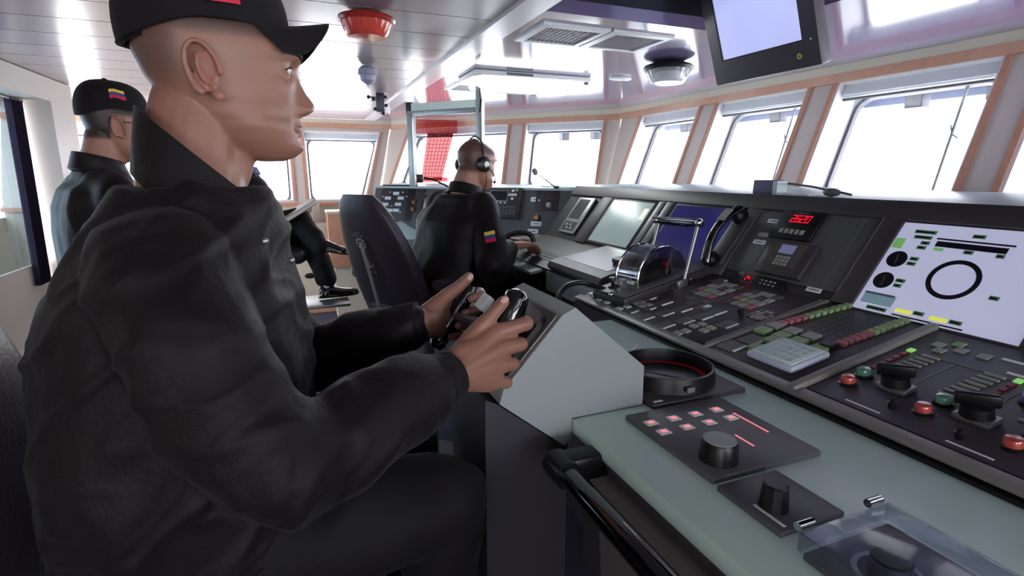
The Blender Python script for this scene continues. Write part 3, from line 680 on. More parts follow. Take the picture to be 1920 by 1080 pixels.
# ================================================================= HELM DESK
dk = thing('helm_desk', 'pale green grey desk top in front of the console with a dark underside', 'desk', V((.66, .2, 1.0)))
IMd = T(-.66, -.2, -1.0)
b = MB(); b.box((.44, Y0, 1.03), (.886, 1.36, 1.06), bev=.004); obj('desk_top', b, M_top, dk, IMd)
b = MB(); b.prism([V((.445, Y0, 1.03)), V((.62, Y0, 1.03)), V((.62, Y0, .0)), V((.56, Y0, .0)), V((.49, Y0, .86))], (0, .78 - Y0, 0)); obj('front_panel', b, mat('desk_front', (104, 100, 98), .45, var=.05), dk, IMd)
# --- steering pedestal with the white housing
sp_ = thing('steering_stand', 'white angled steering housing on a dark pedestal, black handgrips facing the helmsman', 'steering stand', V((.42, .9, 1.06)))
IMs = T(-.42, -.9, -1.06)
pr = [(.44, 1.27), (.591, 1.141), (.592, 1.062), (.438, 1.062), (.438, 1.02), (.423, 1.01), (.297, 1.112), (.304, 1.137), (.415, 1.259)]
b = MB(); b.prism([V((x, .80, z)) for x, z in pr], (0, .235, 0)); o = obj('housing', b, M_boxw, sp_, IMs, ang=15)
b = MB(); b.box((.275, .812, .0), (.437, 1.03, 1.02)); b.prism([V((.275, .812, 1.02)), V((.405, .812, 1.02)), V((.295, .812, 1.108)), V((.275, .812, 1.118))], (0, .21, 0)); obj('pedestal', b, mat('pedestal_slate', (52, 50, 56), .5, var=.06), sp_, IMs)
fd = V((.111, 0, .122)).normalized(); fn = V((-fd.z, 0, fd.x))
FFc = frame((.3595, .905, 1.198), fd, (0, 1, 0), fn); FFp = IMs @ FFc
b = MB(); b.box((-.080, -.098, 0), (.078, .11, .006), FFp, bev=.002); obj('face_plate', b, mat('brushed_plate', (92, 88, 88), .4, metal=.4, var=.05), sp_)
b = MB(); 
pts = [V((p.x, p.y, 0)) for p in rounded([(-.070, -.088), (.066, -.088), (.066, .075), (-.070, .075)], .03)]
b.prism([FFp @ (p + V((0, 0, .006))) for p in pts], (FFp.to_3x3() @ V((0, 0, .012)))); obj('hub_base', b, M_black, sp_)
b = MB(); b.lathe([(.045, .016), (.04, .03), (.026, .035), (.026, .058)], FFp @ T(0, 0, 0)); obj('hub', b, M_black, sp_)
b = MB(); b.box((.0, -.005, .072), (.032, .03, .088), FFp, bev=.004); obj('trim_switch', b, M_keyl, sp_)
def grip(A, B, r0):
    b = MB(); n = 14; pts = []; rs = []
    for i in range(n + 1):
        k = i / n; pts.append(IMs @ (A + (B - A) * k)); r = r0 * (1 + .03 * math.sin(k * 20)); rs.append(r * (1 - max(0, (k - .90) / .1) ** 2 * .55) * (1 - max(0, (.06 - k) / .06) * .3))
    b.tube(pts, rs, 20); return obj('handgrip', b, M_blackgl, sp_, ang=50)
G1T, G1B = D(975, 545, .95), D(922, 668, .93); G2T, G2B = D(884, 536, 1.10), D(816, 652, 1.08)
g1 = grip(G1B, G1T, .0235); g2 = grip(G2B, G2T, .0175)
yk = MB()
for A, B in ((G1T, G1B), (G2T, G2B)):
    m_ = A.lerp(B, .5); c_ = FFc @ V((-.01, 0, .05)); yk.tube([IMs @ m_, IMs @ m_.lerp(c_, .5), IMs @ c_], .010, 10)
obj('yoke_arm', yk, M_metal, sp_)
# --- compass repeater with a round hood
hd = thing('compass_repeater', 'round hooded compass repeater with a dim red card on a square black base', 'compass', V((.713, .89, 1.06)))
b = MB(); b.box((-.115, -.115, 0), (.115, .115, .010), bev=.003); obj('base_plate', b, M_cons2, hd)
b = MB(); b.lathe([(.104, .009), (.100, .040), (.095, .0405), (.092, .012)], seg=56, caps=False); obj('hood', b, M_black, hd, ang=40)
b = MB(); b.lathe([(.0, .0105), (.092, .0105), (.092, .0125), (0, .0125)], seg=48, caps=False); o = obj('card', b, M_black, hd)
b = MB(); ring(b, (0, 0), .090, .080, .0125, .0135); obj('red_scale', b, mat('red_scale', (120, 14, 20), .4, emit=.06, var=0), o)
b = MB(); b.box((-.045, -.0015, .0125), (.03, .0015, .0138), Matrix.Rotation(-.9, 4, 'Z')); obj('lubber_line', b, M_line, o)
b = MB(); b.box((-.105, -.106, .010), (-.085, -.100, .0106)); obj('maker_plate', b, M_print, hd)
b = MB(); b.box((-.030, -.109, .018), (-.012, -.1035, .028)); obj('maker_plate', b, M_line, hd)
# small orange lamp and pen behind the hood
t = thing('marker_pen', 'orange capped pen lying behind the compass hood', 'pen', T(.755, 1.065, 1.0665) @ Matrix.Rotation(.75, 4, 'Z'))
b = MB(); b.tube([V((-.04, 0, 0)), V((.035, 0, 0))], [.0062, .0068], 12); obj('barrel', b, M_keyl, t)
b = MB(); b.tube([V((-.095, 0, 0)), V((-.04, 0, 0))], [.0062, .0066], 12); obj('cap', b, mat('orange_plastic', (206, 124, 48), .35, var=0), t)
# --- joystick / autopilot panel with big knob
jp = thing('knob_panel', 'square grey panel with eight lit keys and a large round knob', 'control panel', V((.635, .648, 1.06)))
b = MB(); b.box((-.109, -.112, 0), (.109, .112, .010), bev=.002); obj('plate', b, M_cons, jp)
M_lk = mat('lit_key', (170, 166, 168), .4, emit=.12, var=0); M_lr = mat('lit_red', (214, 120, 130), .4, emit=.5, var=0)
for i in range(4):
    for j in range(2):
        x, y = .549 + .0485 * i - .635, (.714 - .036 * j) - .648
        b = MB(); b.box((x - .011, y - .009, .010), (x + .011, y + .009, .0125), bev=.001); k_ = obj('lit_key', b, M_lk, jp)
        b = MB(); b.box((x - .006, y - .0045, .0125), (x + .006, y + .0045, .0130)); obj('red_symbol', b, M_lr, k_)
b = MB(); b.lathe([(.029, .010), (.0275, .038), (.0255, .042)], T(-.062, -.083 + .012, 0), seg=40); kn = obj('knob', b, M_black, jp)
b = MB(); b.lathe([(.0245, .042), (.0245, .0435)], T(-.062, -.071, 0), seg=40); obj('knob_top', b, mat('knob_grey', (134, 144, 138), .35, var=0), kn)
b = MB(); b.box((.078, -.035, .010), (.081, .045, .0108)); obj('red_line', b, M_lr, jp)
b = MB(); b.box((.018, -.062, .010), (.021, -.022, .0108)); obj('red_line', b, M_lr, jp)
# --- small knob panel
kp2 = thing('knob_panel', 'smaller dark panel with one black knob between the square panel and the clear cover', 'control panel', V((.577, .468, 1.06)))
b = MB(); b.box((-.056, -.055, 0), (.056, .055, .009), bev=.002); obj('plate', b, M_cons, kp2)
b = MB(); b.lathe([(.019, .009), (.0165, .040), (.014, .043)], T(-.022, -.012, 0), seg=10); obj('knob', b, M_black, kp2, ang=20)
b = MB(); b.box((-.045, -.049, .009), (-.041, -.0, .0098)); obj('white_marking', b, M_print, kp2)
# --- knob under a clear hinged cover
cp = thing('covered_knob', 'control knob under a clear hinged plastic cover in the lower right corner', 'control panel', V((.59, .315, 1.06)))
b = MB(); b.box((-.075, -.075, 0), (.072, .062, .009), bev=.002); obj('plate', b, M_cons, cp)
b = MB(); ring(b, (-.02, .0), .036, .030, .009, .012); obj('scale_ring', b, M_metal, cp)
b = MB(); b.lathe([(.022, .009), (.020, .03), (.018, .032)], T(-.02, 0, 0), seg=28); obj('knob', b, M_black, cp)
M_clr = glass_mat('clear_cover', (.88, .90, .94), .06, .08)
b = MB(); b.box((-.078, -.10, .031), (.076, .068, .034), bev=.0012); cv = obj('cover_top', b, M_clr, cp)
for (x0, y0, x1, y1) in ((-.078, -.10, -.075, .068), (.073, -.10, .076, .068), (-.078, .065, .076, .068)):
    b = MB(); b.box((x0, y0, .010), (x1, y1, .032)); obj('cover_side', b, M_clr, cv)
for x_ in (-.062, .058): b = MB(); b.tube([V((x_ - .012, .074, .035)), V((x_ + .012, .074, .035))], .0055, 12); obj('hinge', b, M_chrome, cv)
# --- hand rail along the desk front
rl = thing('hand_rail', 'glossy black hand rail along the front of the pale desk', 'rail', V((.375, .2, 1.02)))
b = MB(); b.tube([V((0, -1.3, 0)), V((0, .53, 0)), V((0, .545, 0)), V((0, .552, 0))], [.019, .019, .016, .008], 18); obj('tube', b, M_blackgl, rl)
b = MB(); b.tube([V((0, .49, 0)), V((0, .54, 0))], .024, 18); obj('end_collar', b, M_black, rl)
b = MB(); b.box((-.0, .495, -.022), (.085, .54, .022), bev=.008); obj('bracket', b, M_black, rl)
# --- loose things on the console ledge
t = thing('junction_box', 'small violet grey box standing on the ledge by the window', 'box', V((1.64, 1.525, 1.424)))
b = MB(); b.box((-.03, -.045, 0), (.03, .045, .052), bev=.004); obj('body', b, mat('violet_box', (92, 84, 118), .5, var=.03), t)
b = MB(); b.box((-.028, -.065, .0), (.02, -.045, .048)); obj('cover', b, M_ledge, t)
t = thing('cable_tray', 'white plate with a thin cable lying on the ledge right of the violet box', 'tray', V((1.66, 1.40, 1.424)))
b = MB(); b.box((-.06, -.08, 0), (.03, .05, .008), bev=.003); obj('plate', b, M_white, t)
b = MB(); b.tube([p for p in spline([V((-.0, .055, .04)), V((0, .0, .035)), V((0, -.05, .03)), V((0, -.10, .022)), V((.0, -.15, .015)), V((0, -.19, .008))], 5)], .004, 8); obj('cable', b, M_gasket, t)
b = MB(); b.ell(V((0, -.12, .014)), (.02, .03, .014)); obj('connector', b, M_gasket, t)
# ================================================================= OBLIQUE CONSOLE (B)
P0 = V((1.53, 2.88, 0)); zf = V((0, 0, 1))
esB = (nB * .12 + zf * .37).normalized(); nsB = esB.cross(dB)
FBf = frame(P0 - nB * .12 + zf * 1.03, esB, dB, nsB)
FBb = frame(P0, nB, dB, (0, 0, 1))   # plan frame: x outward, y along
ob = thing('oblique_console', 'dark instrument console in the corner ahead of the operator', 'console', FBb)
b = MB(); b.prism([V((x, -.12, z)) for x, z in [(-.12, 1.0), (-.12, 1.029), (-.002, 1.398), (.12, 1.398), (.12, 0), (-.10, 0), (-.10, 1.0)]], (0, 1.60, 0)); obj('cabinet', b, M_cons, ob, ang=20)
b = MB(); b.box((-.012, -.14, 1.398), (.9, 1.50, 1.412)); obj('ledge', b, M_ledge, ob)
b = MB(); b.box((-.40, .72, .985), (-.121, 1.42, 1.0), bev=.003); obj('desk_top', b, M_boxw, ob)
b = MB(); b.box((-.39, .74, .93), (-.121, 1.40, .984)); obj('desk_front', b, mat('desk_under', (120, 124, 122), .5), ob)
def bq(u, v):
    r = ray(u, v); n_ = V(nsB); o = FBf.translation; t_ = (o - V((0, 0, H))).dot(n_) / r.dot(n_); p = V((0, 0, H)) + r * t_ - o; return p.dot(esB), p.dot(dB)
def bpt(zx, zy): return bq(690 + zx / 4.91, 340 + zy / 4.91)
a_, y_ = bpt(1260, 200); g_ = thing('navtex_receiver', 'grey receiver with small screen and white keys behind the operator\'s arm', 'instrument', FBf @ T(a_, y_, .002))
b = MB(); b.box((-.105, -.125, 0), (.095, .125, .03), bev=.012); obj('housing', b, M_cons2, g_)
b = MB(); b.box((.0, -.035, .03), (.075, .10, .033), bev=.004); o = obj('screen_frame', b, M_metal, g_)
b = MB(); b.box((.008, -.025, .033), (.067, .09, .034)); obj('screen', b, M_sk, o)
for i, (x, y) in enumerate([(.07, -.065), (.045, -.045), (.045, -.085), (.02, -.065), (.045, -.065), (.075, -.09)]): b = MB(); b.box((x - .007, y - .008, .03), (x + .007, y + .008, .036)); obj('key', b, M_keyl if i < 5 else M_keyg, g_)
for i in range(4): b = MB(); b.box((-.012, .08 - .03 * i, .03), (-.004, .065 - .03 * i, .034)); obj('key', b, M_keyl, g_)
for i in range(3):
    for j in range(8): b = MB(); b.box((-.04 - .02 * i, .09 - .024 * j, .03), (-.025 - .02 * i, .072 - .024 * j, .032)); obj('key', b, M_cons, g_, sm=False)
def bplate(zx, zy, lab, w_=.07, h_=.028, m=None):
    a, y = bpt(zx, zy); t = thing('label_plate', lab, 'label', FBf @ T(a, y, .002)); b = MB(); b.box((-h_ / 2, -w_ / 2, 0), (h_ / 2, w_ / 2, .003)); obj('plate', b, m or M_lbl, t)
    scribble('engraving', 4, w_ * .6, h_ * .22, M_ink, t, T(0, 0, .003) @ RY)
bplate(1550, 168, 'white label plate uppermost on the corner console')
bplate(1550, 392, 'white label plate under the orange lamp')
bplate(1520, 462, 'lowest white label plate on the corner console')
a, y = bpt(1650, 180); g_ = thing('small_panel', 'dark panel with a grey knob beside the uppermost white label', 'control panel', FBf @ T(a, y, .002))
b = MB(); b.box((-.065, -.075, 0), (.065, .075, .006), bev=.002); obj('plate', b, mat('aubergine', (52, 44, 50), .45), g_)
b = MB(); b.lathe([(.018, .006), (.015, .025), (.012, .027)], T(-.03, -.02, 0), seg=20); obj('knob', b, M_key, g_)
b = MB(); b.lathe([(.006, .006), (.005, .012)], T(.0, .05, 0), seg=12); obj('indicator', b, M_keyl, g_)
a, y = bpt(1560, 340); g_ = thing('indicator_lamp', 'orange indicator lamp between two white label plates', 'lamp', FBf @ T(a, y, .002))
b = MB(); b.lathe([(.022, 0), (.02, .014), (.016, .018)], seg=20); obj('bezel', b, M_cons2, g_)
b = MB(); b.ell(V((0, 0, .018)), (.014, .014, .01)); obj('lens', b, mat('amber_lens', (150, 92, 48), .2, emit=.2, var=0), g_)
b = MB(); b.lathe([(.010, 0), (.010, .02)], T(-.085, 0, 0), seg=12); 
a, y = bpt(250, 200); g_ = thing('switch_panel', 'dark switch panel with two rows of white labels by the metal frame', 'control panel', FBf @ T(a, y, .002))
b = MB(); b.box((-.13, -.17, 0), (.13, .13, .006), bev=.002); obj('plate', b, mat('aubergine', (52, 44, 50), .45), g_)
for zx, zy in ((192, 158), (310, 158), (168, 215), (285, 215), (205, 270), (265, 270), (268, 115)):
    p, q = bpt(zx, zy); b = MB(); b.box((p - a - .011, q - y - .026, .006), (p - a + .011, q - y + .026, .010)); obj('switch_label', b, M_lbl, g_, sm=False)
for zx, zy in ((213, 105), (330, 105), (150, 145), (365, 145), (230, 230), (307, 290), (243, 335)):
    p, q = bpt(zx, zy); b = MB(); b.lathe([(.006, .006), (.005, .014)], T(p - a, q - y, 0), seg=10); obj('toggle', b, M_keyl, g_)
a, y = bpt(430, 230); g_ = thing('brass_lock_panel', 'narrow panel with brass fittings left of the operator\'s shoulder', 'control panel', FBf @ T(a, y, .002))
b = MB(); b.box((-.15, -.07, 0), (.14, .07, .006), bev=.002); obj('plate', b, M_cons2, g_)
for dz in (.03, -.02): b = MB(); b.lathe([(.022, .006), (.02, .016), (.012, .02)], T(dz, 0, 0), seg=20); obj('brass_fitting', b, mat('dull_brass', (110, 84, 62), .4, metal=.7), g_)
a, y = bpt(540, 148); g_ = thing('toggle_plate', 'small grey toggle plate near the metal frame post', 'control panel', FBf @ T(a, y, .002))
b = MB(); b.box((-.03, -.04, 0), (.03, .04, .006), bev=.002); obj('plate', b, M_gasket, g_)
b = MB(); b.box((-.012, -.012, .006), (.012, .012, .02), bev=.003); obj('toggle', b, M_black, g_)
# paper on the oblique desk
t = thing('paper_sheet', 'pale blue sheet of paper propped on the desk by the operator\'s back', 'paper')
pc = [D(735, 420, 3.62), D(770, 408, 3.78), D(792, 428, 3.66), D(784, 450, 3.52), D(752, 448, 3.46)]
b = MB(); nrm = (pc[1] - pc[0]).cross(pc[3] - pc[0]).normalized(); c0 = sum(pc, V()) / 5; t.location = c0
b.prism([p - nrm * ((p - c0).dot(nrm)) - c0 for p in pc], nrm * .003); obj('sheet', b, mat('blue_paper', (176, 198, 208), .6, var=.03), t)
# microphone on a gooseneck and metal frame on the oblique console
t = thing('gooseneck_microphone', 'round headed microphone on a thin dotted arm above the corner console', 'microphone', V((1.46, 2.93, 1.412)))
oo = V((1.46, 2.93, 1.412)); b = MB(); b.tube(spline([V((0, 0, 0)), D(1042, 352, 3.2) - oo, D(1022, 336, 3.2) - oo], 4), .004, 8); obj('arm', b, M_gasket, t)
b = MB(); b.tube([D(1022, 336, 3.2) - oo, D(1010, 328, 3.2) - oo], .003, 8); b.lathe([(.010, 0), (.022, .004), (.022, .014), (.008, .018)], Matrix.Translation(D(1001, 323, 3.2) - oo) @ Matrix.Rotation(1.2, 4, 'X') @ Matrix.Rotation(.5, 4, 'Y'), seg=16); obj('head', b, M_gasket, t)
b = MB(); b.lathe([(.02, 0), (.018, .012), (.008, .016)], seg=16); obj('foot', b, M_black, t)
fr = thing('metal_frame', 'grey tubular frame standing on the corner console below the ceiling', 'frame', FBb @ T(.0, .88, 1.412))
z1_, z2_ = 1.895 - 1.412, 1.985 - 1.412
for y_, h_ in ((.27, z1_), (-.265, 2.1 - 1.412)): b = MB(); b.box((-.022, y_ - .022, 0), (.022, y_ + .022, h_), bev=.004); obj('post', b, M_metal, fr)
b = MB(); b.box((-.018, -.262, z1_ - .02), (.018, .29, z1_ + .012), bev=.004); obj('crossbar', b, M_metal, fr)
b = MB(); b.box((-.01, -.262, z1_ + .012), (.01, .29, z1_ + .06)); obj('lamp_diffuser', b, mat('pale_diffuser', (210, 226, 216), .4, var=.02), fr)
b = MB(); b.tube([V((-.03, -.28, z1_ - .02)), V((-.05, -.30, z1_ + .05)), V((-.03, -.28, z1_ + .12))], .008, 8); obj('cable_loop', b, M_black, fr)
b = MB(); b.box((-.016, .26, z1_ - .01), (.016, .30, z1_ + .07), bev=.003); obj('clamp', b, M_black, fr)
t = thing('desk_lamp', 'small black lamp head on a bent arm in front of the red netting', 'lamp', V(D(840, 350, 3.5)))
oo = V(D(840, 350, 3.5)); b = MB(); b.tube(spline([V((0, 0, 0)), D(815, 338, 3.5) - oo, D(795, 333, 3.5) - oo], 5), .006, 8); obj('arm', b, M_black, t)
b = MB(); b.box((-.025, -.02, -.03), (.02, .02, .025), Matrix.Translation(D(787, 334, 3.5) - oo), bev=.006); obj('head', b, M_black, t)
# ================================================================= CEILING FITTINGS
def vent(x0, y0, lab, opaque=False, w_=.315, d_=.315):
    t = thing('ceiling_vent', lab, 'vent', V((x0 + w_ / 2, y0 + d_ / 2, CZ)), 'ceiling vents')
    a, c = w_ / 2, d_ / 2; b = MB(); L_ = lambda x, y, z: [V((-x, -y, z)), V((x, -y, z)), V((x, y, z)), V((-x, y, z))]
    b.loft([L_(a, c, 0), L_(a, c, -.010), L_(a - .03, c - .03, -.014), L_(a - .03, c - .03, 0)], caps=False); obj('frame', b, M_white, t, ang=20)
    b = MB(); b.box((-a + .03, -c + .03, -.003), (a - .03, c - .03, -.001)); obj('backing', b, M_dark if not opaque else mat('filter_mesh', (92, 86, 88), .7, var=.1, scale=300), t)
    b = MB(); n = 11 if not opaque else 22; t_ = .0035 if not opaque else .002
    for i in range(1, n): p = -a + .03 + (w_ - .06) * i / n; b.box((p - t_ / 2, -c + .03, -.008), (p + t_ / 2, c - .03, -.0045))
    for i in range(1, n): p = -c + .03 + (d_ - .06) * i / n; b.box((-a + .03, p - t_ / 2, -.008), (a - .03, p + t_ / 2, -.0045))
    obj('grille', b, mat('grille_grey', (150, 142, 152), .4), t, sm=False); return t
vent(.985, 2.115, 'white framed square ceiling vent with a coarse grid, nearest the dark recess'); vent(1.315, 2.115, 'square ceiling vent with fine filter mesh nearest the dark recess', True)
vent(1.06, 3.66, 'square ceiling vent with coarse grid beyond the fluorescent light'); vent(1.41, 3.66, 'square ceiling vent with finer grid beyond the fluorescent light', True)
fl = thing('fluorescent_light', 'lit rectangular fluorescent ceiling light between the vents', 'ceiling light', V((1.45, 3.33, CZ)))
b = MB(); b.box((-.42, -.17, -.03), (.36, .19, -.001), bev=.006); obj('housing', b, M_white, fl)
b = MB(); b.box((-.36, -.12, -.075), (.34, .17, -.031), bev=.02); obj('diffuser', b, mat('lamp_diffuser', (240, 248, 244), .4, emit=6, var=0), fl)
b = MB(); b.box((-.22, -.178, -.024), (-.05, -.172, -.010)); obj('latch', b, M_gasket, fl)
b = MB(); b.box((.32, -.15, -.045), (.35, -.11, -.030)); obj('latch', b, M_gasket, fl)
t = thing('ceiling_plate', 'long white oval blanking plate right of the fluorescent light', 'plate', V((1.985, 3.10, CZ)))
b = MB(); b.lathe([(.078, -.001), (.078, -.012), (.070, -.016)], Matrix.Diagonal((1, .55, 1, 1)), seg=36); obj('plate', b, M_white, t)
def bulkhead(c, s, lab, top_m, glass_m, base_m):
    t = thing('ceiling_lamp', lab, 'ceiling lamp', V(c))
    b = MB(); b.lathe([(.075 * s, 0), (.10 * s, -.012 * s), (.13 * s, -.022 * s), (.138 * s, -.034 * s), (.13 * s, -.046 * s), (.1 * s, -.048 * s)], seg=40); obj('canopy', b, top_m, t)
    b = MB(); pf = [(.118 * s, -.046 * s), (.110 * s, -.07 * s), (.092 * s, -.105 * s), (.085 * s, -.112 * s), (.0, -.114 * s)]; b.lathe(pf, seg=48, caps=False)
    b.v = [(x * (1 + .02 * math.cos(24 * math.atan2(y, x))), y * (1 + .02 * math.cos(24 * math.atan2(y, x))), z) for x, y, z in b.v]; obj('ribbed_glass', b, glass_m, t)
    b = MB(); b.lathe([(.06 * s, -.05 * s), (.05 * s, -.09 * s), (0, -.095 * s)], seg=24, caps=False); obj('bulb_cup', b, base_m, t)
    return t
bulkhead(atZ(1254, 116, CZ), 1.0, 'round black ceiling lamp with ribbed clear glass near the front windows', M_black, mat('ribbed_clear', (235, 235, 240), .12, trans=.75, var=0), M_white)
bulkhead(atZ(686, 24, CZ), .80, 'round red ceiling lamp above the helmsman\'s cap peak', mat('lamp_red_top', (150, 40, 36), .3, coat=.3, var=.05), mat('red_glass', (236, 96, 84), .12, trans=.45, var=0), mat('red_cup', (200, 60, 50), .4))
t = thing('smoke_detector', 'small white hanging dome detector on the planked ceiling', 'detector', V((.437, 3.32, CZ)))
b = MB(); b.lathe([(.03, 0), (.052, -.02), (.055, -.05), (.045, -.052)], seg=28); obj('base', b, mat('grey_violet', (150, 146, 170), .4), t)
b = MB(); b.lathe([(.045, -.05), (.040, -.08), (.012, -.10), (0, -.104)], seg=28, caps=False); obj('dome', b, mat('grey_violet', (150, 146, 170), .4), t)
t = thing('camera_bracket', 'small black bracket with knobs under the planked ceiling beyond the detector', 'bracket', V((.655, 4.36, CZ)))
b = MB(); b.box((-.03, -.02, -.14), (.03, .02, 0), bev=.004); obj('body', b, mat('plum_black', (44, 38, 58), .4), t)
for p in ((-.05, -.05), (.04, -.03), (.045, -.09), (-.04, -.12), (.02, -.15), (-.085, -.035)): b = MB(); b.ell(V((p[0], -.01, p[1])), .014); b.tube([V((0, 0, p[1])), V((p[0], -.01, p[1]))], .005, 6); obj('knob', b, M_black, t)
# overhead monitor hanging out of the recess
mo = thing('overhead_monitor', 'dark framed overhead monitor showing a pale lilac picture, hanging from the ceiling recess', 'monitor')
up_ = V((-.142, 0, .383)).normalized(); nm_ = V((-up_.z, 0, up_.x)); FM = frame((1.70, 1.656, 1.862), (0, -1, 0), up_, (0, -1, 0) and V((0, -1, 0)).cross(up_)); mo.matrix_world = FM
sgn = 1 if (FM.to_3x3() @ V((0, 0, 1))).x < 0 else -1
b = MB(); b.box((-.250, 0, -.05 * sgn), (.250, .56, 0), bev=.006); obj('case', b, mat('monitor_case', (72, 68, 76), .45, var=.04), mo)
M_mon = mat('monitor_picture', (172, 178, 226), .2, emit=.42, var=.16, scale=2.4)
b = MB(); pm = [FM.inverted() @ p for p in (D(1357, 112, 2.2), D(1503, 75, 2.0))]
def onM(u, v):
    r = ray(u, v); n_ = FM.to_3x3() @ V((0, 0, 1)); o = FM.translation; t_ = (o - V((0, 0, H))).dot(n_) / r.dot(n_); return FM.inverted() @ (V((0, 0, H)) + r * t_)
q = [onM(1357, 112), onM(1503, 75), onM(1493, 0), onM(1338, 0)]
x0, x1, yb = (q[0].x + q[3].x) / 2, (q[1].x + q[2].x) / 2, (q[0].y + q[1].y) / 2
b.box((x0, yb, 0), (x1, .50, .003 * sgn)); obj('screen', b, M_mon, mo)
b = MB(); zz_ = .003 * sgn
for r_ in ((x0 - .006, yb - .006, x1 + .004, yb), (x0 - .008, yb, x0, .5)): b.box((r_[0], r_[1], 0), (r_[2], r_[3], .006 * sgn))
obj('inner_bezel', b, M_black, mo)
p = onM(1500, 105); b = MB(); ring(b, (0, 0), .010, .004, 0, .004); b.v = [(x + p.x, y + p.y, z * sgn) for x, y, z in b.v]; obj('key_switch', b, mat('brass', (200, 190, 110), .3, metal=.8, var=0), mo)
p = onM(1521, 72); b = MB(); b.ell(V((p.x, p.y, .002 * sgn)), (.004, .004, .003)); obj('screw', b, M_chrome, mo)
# ================================================================= OUTSIDE
rn = thing('red_netting', 'red netting stretched hung inside the wide oblique window', 'net', V((0, 0, 0)))
def outB(u, v, off=-.10):
    o = aB + nB * off; r = ray(u, v); n_ = nB; t_ = (V((o.x, o.y, 0)) - V((0, 0, 0))).dot(n_) / V((r.x, r.y, 0)).dot(n_); return V((0, 0, H)) + r * t_
M_net = mat('red_net', (170, 40, 46), .7, var=.1); b = MB()
rn.location = outB(818, 330); o_ = rn.location
def netquad(q, nx, ny):
    for i in range(nx + 1):
        k = i / nx; a = q[0].lerp(q[1], k); c = q[3].lerp(q[2], k); b.tube([a - o_, c - o_], .0028, 4)
    for j in range(ny + 1):
        k = j / ny; a = q[0].lerp(q[3], k); c = q[1].lerp(q[2], k); b.tube([a - o_, c - o_], .0028, 4)
netquad([outB(780, 224), outB(857, 226), outB(856, 250), outB(780, 250)], 11, 3)
netquad([outB(802, 250), outB(850, 250), outB(828, 338), outB(790, 338)], 7, 13)
obj('mesh', b, M_net, rn, sm=False)
for q_, tn in (((780, 224), (857, 226), (857, 250), (780, 250)), (.86, .55, .55)), (((802, 250), (850, 250), (828, 338), (790, 338)), (.34, .19, .19)):
    b = MB(); b.prism([outB(*p) - o_ for p in q_], nB * .001); obj('cloth', b, glass_mat('net_cloth_%d' % (tn[0] * 100), tn, 0, .9), rn)
t = thing('life_raft_bar', 'red horizontal bar under the red netting outside', 'bar', outB(818, 337, .38))
b = MB(); b.tube([outB(794, 338, .38) - t.location, outB(840, 336, .38) - t.location], .028, 12); obj('bar', b, mat('signal_red', (206, 34, 52), .4), t)
t = thing('deck_railing', 'white railing posts outside below the red bar', 'railing', outB(815, 352, .38))
b = MB(); 
for u in (793, 803, 813, 823, 835): b.tube([outB(u, 343, .38) - t.location, outB(u, 356, .38) - t.location], .012, 8)
b.tube([outB(788, 345, .38) - t.location, outB(842, 345, .38) - t.location], .010, 8); obj('posts', b, M_exte, t, sm=False)
def flood(c, lab, s=1.):
    t = thing('floodlight', lab, 'floodlight', V(c), 'outside floodlights')
    b = MB(); b.tube([V((0, 0, 0)), V((0, 0, -.05 * s))], .010 * s, 8); obj('stem', b, M_gasket, t)
    b = MB(); b.box((-.03 * s, -.05 * s, -.13 * s), (.04 * s, .05 * s, -.04 * s), bev=.008 * s); obj('head', b, mat('flood_grey', (52, 54, 66), .5), t)
    b = MB(); b.box((-.034 * s, -.04 * s, -.12 * s), (-.03 * s, .04 * s, -.05 * s)); obj('lens', b, M_gasket, t)
flood((3.25, 2.06, 1.985), 'grey floodlight under the overhang outside the largest window'); flood((3.25, 3.0, 1.985), 'grey floodlight outside the middle forward window'); flood((3.25, 3.98, 1.985), 'small grey floodlight outside the farthest forward window')
flood((3.22, 1.66, 1.97), 'hanging loudhailer at the right edge of the largest window', .9)
pB = aB + nB * .32; flood(pB + dB * .70 + V((0, 0, 1.985)), 'grey floodlight outside the narrow oblique window', 1.1); flood(pB + dB * .35 + V((0, 0, 1.985)), 'ribbed grey lamp at the right of the narrow oblique window', 1.1)
def wiper(top, bot, lab):
    t = thing('window_wiper', lab, 'wiper', V(top)); top, bot = V(top), V(bot); d = bot - top
    b = MB(); b.tube([V((0, 0, 0)), d], .0065, 8); obj('arm', b, M_gasket, t)
    b = MB(); b.box((-.02, -.02, -.01), (.02, .02, .03)); obj('motor', b, M_gasket, t)
    m_ = d * .42; b = MB(); b.tube([m_ + V((0, -.03, -.02)), m_ + V((0, .0, .0)), m_ + V((0, .01, .045))], .004, 6); obj('blade_link', b, M_gasket, t)
wiper(atX(1817, 155, 3.10), atX(1740, 382, 2.93), 'thin wiper arm across the largest window'); wiper(atX(1492, 200, 3.10), atX(1445, 352, 2.93), 'thin wiper arm across the middle forward window')
